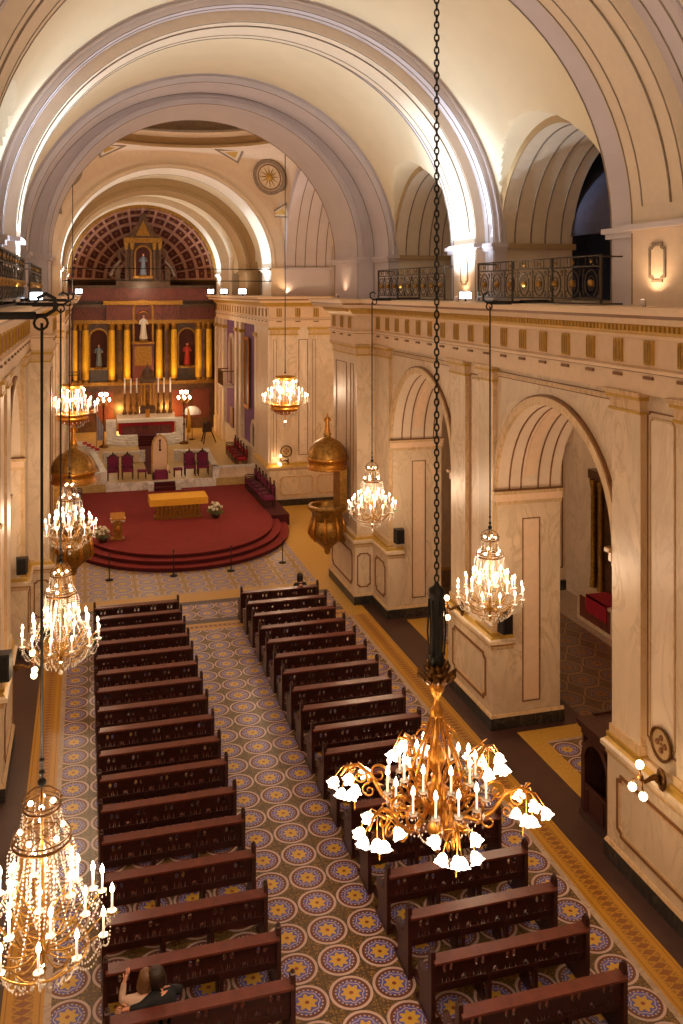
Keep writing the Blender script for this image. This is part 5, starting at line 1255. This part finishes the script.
def torchere(x, lab):
    th = thing('candelabrum', lab, 'candelabrum', (x, 60.1, .9), 0, 'crystal candelabra beside the high altar')
    m = MB(); m.lathe([(.001, 0), (.3, 0), (.28, .08), (.06, .2), (.05, 1.2), (.09, 1.3), (.05, 1.4), (.05, 2.6), (.12, 2.7), (.03, 2.85)], 10); m.build('stand', 'bronze', th, True)
    for k in range(12):
        a = 2 * PI * k / 12; r = .42 if k % 2 else .22; z = 2.95 if k % 2 else 3.3
        m = MB(); m.tube([(0, 0, 2.7), polar(r * .6, a, 2.7), polar(r, a, z)], .016, 5); arm = m.build('arm', 'oldgold', th, True); m = MB(); m.ball(polar(r, a, z + .12), .075, 8, 0, 1.5); m.build('bulb', 'bulb', arm, True)
    L('candelabrum_light', 'POINT', (x, 60.7, 4.2), 90, (1, .7, .4), .2)
torchere(-2.9, 'lit crystal candelabrum left of the high altar'); torchere(2.25, 'lit crystal candelabrum right of the high altar')
pz = thing('parasol_lamp', 'white scalloped shade lamp right of the high altar', 'lamp', (2.95, 61.6, .9))
m = MB(); m.lathe([(.6, 1.75), (.55, 1.95), (.4, 2.15), (.2, 2.27), (.001, 2.3)], 24, (0, 0, 0), 0, 8, .05); m.build('shade', 'cloth', pz, True); m = MB(); m.tube([(0, 0, 0), (0, 0, 2.3)], .03, 6); m.lathe([(.001, 0), (.22, 0), (.2, .05)], 10); m.build('stand', 'bronze', pz, True)
fg = thing('national_flag', 'blue and white flag on a pole left of the high altar', 'flag', (-3.35, 59.2, .9))
m = MB(); m.tube([(0, 0, 0), (0, 0, 2.4)], .025, 6); m.lathe([(.001, 0), (.2, 0), (.16, .08)], 10); m.build('pole', 'oldgold', fg, True)
m = MB(); n_ = 12
for i in range(n_):
    x0, x1 = .03 + .035 * i, .03 + .035 * (i + 1); y0, y1 = .05 * math.sin(i * 1.3), .05 * math.sin((i + 1) * 1.3); m.add([(x0, y0, .6 + .0 * i), (x1, y1, .6), (x1, y1, 2.3 - .07 * (i + 1)), (x0, y0, 2.3 - .07 * i)], [(0, 1, 2, 3)], i % 2)
m.build('cloth', ['cloth', 'blue'], fg)
f2 = thing('yellow_flag', 'yellow flag standing at the right end of the high altar', 'flag', (2.52, 60.3, .9)); m = MB(); m.tube([(0, 0, 0), (0, 0, 2.5)], .025, 6); m.build('pole', 'oldgold', f2); m = MB(); m.tube([(.05, 0, .7), (.1, 0, 1.5), (.04, 0, 2.3)], [.14, .12, .03], 8); m.build('cloth', 'ywood', f2, True)
ez = thing('easel', 'dark wooden easel stand on the right of the chancel', 'easel', (3.75, 60.0, .9))
m = MB()
for a in (0, 2.1, 4.2): m.tube([(0, 0, 1.5), polar(.6, a, 0)], .045, 6)
m.build('tripod', 'darkwood', ez); m = MB(); m.box(-.3, .3, -.2, .2, .75, 1.35); m.build('desk', 'darkwood', ez)
# stanchions
for x, y, lab in ((-3.16, 35.35, 'leftmost thin black post before the red dais'), (-.76, 35.2, 'thin black post before the middle of the red dais'), (1.47, 35.2, 'thin black post before the right part of the red dais'), (3.64, 35.7, 'rightmost thin black post before the red dais')):
    th = thing('stanchion', lab, 'stanchion', (x, y, 0), 0, 'thin black posts before the dais'); m = MB(); m.lathe([(.001, 0), (.16, 0), (.14, .03), (.02, .05)], 12); m.build('base', 'iron', th, True); m = MB(); m.tube([(0, 0, .04), (0, 0, .95)], .02, 6); m.ball((0, 0, .97), .035, 6); m.build('post', 'iron', th, True)
# red and white side steps in the chancel
ss = thing('side_steps', 'small marble steps with red carpet at the left of the chancel', 'steps', (-3.9, 58.6, .9))
m = MB(); [m.box(-.9 + .0 * i, .7 - .25 * i, -.9, .9, .14 * i, .14 * (i + 1)) for i in range(4)]; m.build('treads', 'marble_w', ss); m = MB(); [m.box(.46 - .25 * i, .72 - .25 * i, -.5, .5, .14 * i, .14 * (i + 1) + .02) for i in range(4)]; m.build('carpet_runner', 'redvelvet', ss)

# ------------------------------------------------------------------ RETABLE
rt = thing('retable', 'tall dark retable with amber lit pilasters filling the apse', 'retable', (0, 66.9, .9))
def P2(nm, mats, f, par=rt, smooth=False):
    m = MB(); f(m); return m.build(nm, mats, par, smooth)
def f_base(m):
    m.box(-5.15, 5.15, -.1, .8, 0, 3.3, 0); m.box(-5.2, 5.2, -.25, .8, 3.3, 3.55, 2)
    for x in (-4.2, -2.7, 2.7, 4.2): m.box(x - .6, x + .6, -.16, -.1, .8, 2.9, 1)
P2('base', ['ret_dark', 'ret_red', 'oldgold'], f_base)
P2('wall_panel', ['ret_dark'], lambda m: m.box(-5.15, 5.15, .3, .8, 3.3, 9.6))
def f_ent(m):
    m.box(-5.2, 5.2, -.1, .8, 7.75, 8.0, 2); m.box(-5.2, 5.2, .0, .8, 8.0, 8.9, 1); m.box(-5.25, 5.25, -.25, .8, 8.9, 9.15, 0); m.box(-2.65, 2.65, -.5, .8, 7.75, 8.0, 2); m.box(-2.6, 2.6, -.4, .8, 8.0, 9.1, 1); m.box(-2.8, 2.8, -.7, .8, 9.1, 9.4, 2); m.box(-5.2, 5.2, -.1, .8, 9.4, 10.3, 1); m.box(-5.2, 5.2, -.2, .8, 10.3, 10.5, 0)
P2('entablature', ['ret_dark', 'ret_red', 'oldgold'], f_ent)
for x, mt, yy in ((1.14, 'ret_amber_lit', -.25), (1.68, 'ret_dark', -.3), (2.2, 'ret_amber_lit', -.25), (4.03, 'ret_amber_lit', .0), (4.78, 'ret_amber_lit', .0), (4.4, 'ret_dark', .05)):
    for s in (-1, 1):
        col = P2('pilaster', [mt], lambda m: (m.lathe([(.26, 3.75), (.25, 5.5), (.23, 7.3)], 16, (s * x, yy, 0), 0)), smooth=True)
        P2('capital', ['oldgold'], lambda m: (m.lathe([(.2, 7.3), (.22, 7.35), (.2, 7.45), (.3, 7.75)], 12, (s * x, yy, 0), 0, 6, .08), m.lathe([(.3, 3.55), (.3, 3.62), (.24, 3.68), (.25, 3.75)], 12, (s * x, yy, 0))), col, True)
def niche(x, z0, z1, w, yf, mat='ret_red'):
    m = MB(); fn = lambda a, b, h: (a, yf + b, h); zs = z1 - w
    arcband(m, fn, x, w, w + .12, zs, -.06, .1, 1, n=16); m.box(x - w - .12, x - w, yf - .06, yf + .1, z0, zs, 1); m.box(x + w, x + w + .12, yf - .06, yf + .1, z0, zs, 1); m.box(x - w - .2, x + w + .2, yf - .2, yf + .1, z0 - .18, z0, 1)
    P = arcpts(x, w, zs, None, 16); m.add([(a, yf - .01, h) for a, h in P] + [(x - w, yf - .01, z0), (x + w, yf - .01, z0)], [tuple(range(len(P))) + (len(P), len(P) + 1)], 0)
    m.build('niche', [mat, 'oldgold'], rt)
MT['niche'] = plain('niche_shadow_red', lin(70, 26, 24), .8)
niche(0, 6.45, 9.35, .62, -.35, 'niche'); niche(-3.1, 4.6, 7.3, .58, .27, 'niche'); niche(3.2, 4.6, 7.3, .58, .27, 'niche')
P2('center_panel', ['ret_red', 'oldgold'], lambda m: (m.box(-.75, .75, -.34, .3, 3.55, 7.75, 0), m.box(-.6, .6, -.4, -.34, 4.7, 6.1, 1)))
# upper aedicule
def f_aed(m):
    m.box(-1.9, 1.9, -.3, .8, 10.5, 10.9, 0); m.box(-1.1, 1.1, -.1, .8, 10.9, 13.9, 0); m.box(-1.35, 1.35, -.35, .8, 13.6, 13.95, 1)
    m.ext([(-1.3, 13.95), (1.3, 13.95), (.85, 14.3), (.62, 14.8), (.36, 15.0), (.2, 15.6), (0, 15.8), (-.2, 15.6), (-.36, 15.0), (-.62, 14.8), (-.85, 14.3)], -.25, .1, lambda a, b, h: (a, h, b), 0); m.ext([(-.5, 14.1), (.5, 14.1), (0, 15.2)], -.3, .1, lambda a, b, h: (a, h, b), 1)
    for s in (-1, 1): m.box(min(s * 1.6, s * 1.95), max(s * 1.6, s * 1.95), -.1, .6, 10.9, 11.9, 0); m.tube([(s * 1.4, -.1, 13.2), (s * 1.7, -.1, 12.9), (s * 1.6, -.1, 12.3), (s * 2.0, -.1, 11.9), (s * 2.3, -.1, 11.2), (s * 2.0, -.1, 10.95)], [.10, .13, .12, .13, .16, .1], 8, 0)
P2('aedicule', ['ret_dark', 'oldgold', 'ret_amber_lit'], f_aed)
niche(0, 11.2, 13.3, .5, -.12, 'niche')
for x in (.8, 1.18):
    for s in (-1, 1): P2('colonnette', ['ret_dark', 'oldgold'], lambda m: (m.lathe([(.15, 10.9), (.13, 11.1), (.12, 13.1)], 10, (s * x, -.25, 0)), m.lathe([(.13, 13.1), (.2, 13.6)], 10, (s * x, -.25, 0), 1)), smooth=True)
def statue(x, y, z, h, lab, mat):
    th = thing('saint_statue', lab, 'statue', (x, y, z)); m = MB(); statue_mesh(m, h, 0, 1); m.build('figure', [mat, 'skin'], th, True); m = MB(); m.lathe([(.3, -.16), (.3, -.02), (.22, 0), (.001, 0)], 12); m.build('plinth', 'oldgold', th)
    return th
v = statue(.0, 66.25, 7.5, 1.75, 'white robed Virgin statue with a gold halo in the central niche of the retable', 'cloth')
m = MB(lambda a, b, c: (a, .1 + c, b + 1.6)); m.lathe([(.38, 0), (.46, .02), (.38, .04)], 24); m.build('halo', 'gold', v, True)
statue(-3.1, 66.95, 5.55, 1.6, 'dim robed saint statue in the left niche of the retable', 'bluerobe'); statue(3.2, 66.95, 5.55, 1.6, 'red robed saint statue in the right niche of the retable', 'redrobe')
statue(0, 66.55, 12.15, 1.55, 'grey saint statue in the top niche of the retable', 'bluerobe')
# gilt arch painting, balcony on purple wall
def picture(s, lab):
    th = thing('framed_painting', lab, 'painting', (s * 5.22, 52.7, 6.2)); 
    m = MB(flip(s)); framebox(m, lambda a, b, h: (-.08 + b, a, h), -.85, .85, -2.1, 2.1, .18, .06, 0); m.build('frame', 'gold', th); m = MB(flip(s)); m.box(-.06, 0, -.75, .75, -2.0, 2.0); m.build('canvas', 'paintdark', th)
picture(1, 'tall gilt framed dark painting on the right purple wall'); picture(-1, 'tall gilt framed painting on the left purple wall')
def balcony(s, lab):
    th = thing('wall_balcony', lab, 'balcony', (s * 5.2, 58.8, 4.9)); m = MB(flip(s)); m.box(-.75, 0, -1.1, 1.1, -.15, 0); m.build('slab', 'marble_l', th)
    m = MB(flip(s)); m.box(-.75, -.7, -1.1, 1.1, .9, .96); m.box(-.75, 0, -1.1, -1.05, .9, .96); m.box(-.75, 0, 1.05, 1.1, .9, .96)
    for k in range(16): y = -1.08 + k * .144; m.box(-.74, -.71, y - .012, y + .012, 0, .9)
    m.build('railing', 'bronze', th)
balcony(1, 'small balcony before the arched recess in the right purple wall'); balcony(-1, 'small balcony before the arched recess in the left purple wall')
# tie rods
for y, z in ((45.3, 12.1), (45.2, 11.5)):
    m = MB(); m.tube([(-5.1, y, z), (5.1, y, z)], .022, 5); o = m.build('trim_11', 'iron'); o['kind'] = 'structure'

# ------------------------------------------------------------------ LIGHT: unseen uplights on the ledges (warm), fill light added in the galleries, apse lamps (amber)
WARM = (1, .90, .78)
for s in (-1, 1):
    for y in (9.3, 18.05, 26.05):
        L('vault_uplight', 'SPOT', (s * 5.1, y, 10.95), 300, WARM, .3, (s * 1.2, y, 17.5), 150, 1)
    L('vault_uplight', 'SPOT', (s * 5.2, 2, 10.95), 340, WARM, .3, (s * 1.0, 4, 17.5), 150, 1)
    L('crossing_uplight', 'SPOT', (s * 5.0, 39.5, 10.95), 460, (1, .74, .5), .3, (s * .5, 42, 18), 150, 1)
    L('chancel_uplight', 'SPOT', (s * 4.9, 53, 10.95), 220, WARM, .3, (s * 1, 55, 17), 150, 1)
    L('gallery_fill', 'POINT', (s * 8.6, 22.3, 11.4), 14, (1, .75, .5), .1)  # added fill with no fixture, lightens the dark gallery
    for y in (18.5, 27): L('aisle_lamp', 'POINT', (s * 9.8, y, 7.5), 55, (1, .70, .42), .2)
    L('transept_lamp', 'POINT', (s * 9.5, 39.5, 8), 260, (1, .72, .44), .3)
L('nave_back_lamp', 'POINT', (0, 4, 9), 420, (1, .72, .44), .5)
for x in (-4.4, -2.2, -1.1, 1.1, 2.2, 4.4): L('retable_uplight', 'SPOT', (x, 65.9, 4.3), 150, (1, .66, .16), .05, (x, 66.6, 8), 70, .8)
for x in (-1.6, 1.6): L('altar_back_lamp', 'POINT', (x, 65.6, 2.4), 260, (1, .5, .1), .1)
L('apse_lamp', 'POINT', (0, 64.0, 11.2), 170, (1, .66, .4), .3)
for x in (-3, 0, 3): L('chancel_lamp', 'POINT', (x * .9, 56.5, 9.5), 110, (1, .74, .48), .2)
w = bpy.data.worlds.new('world'); sc.world = w; w.use_nodes = True
w.node_tree.nodes['Background'].inputs[0].default_value = (1, .8, .6, 1); w.node_tree.nodes['Background'].inputs[1].default_value = .02

# ------------------------------------------------------------------ CAMERA
cd = bpy.data.cameras.new('camera'); cam = bpy.data.objects.new('camera', cd); COL.objects.link(cam); sc.camera = cam
cd.sensor_fit = 'HORIZONTAL'; cd.sensor_width = 36; cd.lens = 900 / 683 * 36; cd.shift_y = -(512 - 291) / 683; cd.clip_end = 200; cd.clip_start = .1
cam.location = (-4.05, 0, 11); cam.rotation_euler = (PI / 2, 0, -math.atan(256.5 / 900))
sc.view_settings.view_transform = 'Standard'; sc.view_settings.look = 'None'; sc.view_settings.gamma = 1; sc.view_settings.use_curve_mapping = False
sc.view_settings.exposure = -.27
sc.cycles.use_denoising = True; sc.cycles.max_bounces = 8; sc.cycles.diffuse_bounces = 4; sc.cycles.transmission_bounces = 6; sc.cycles.sample_clamp_indirect = 6
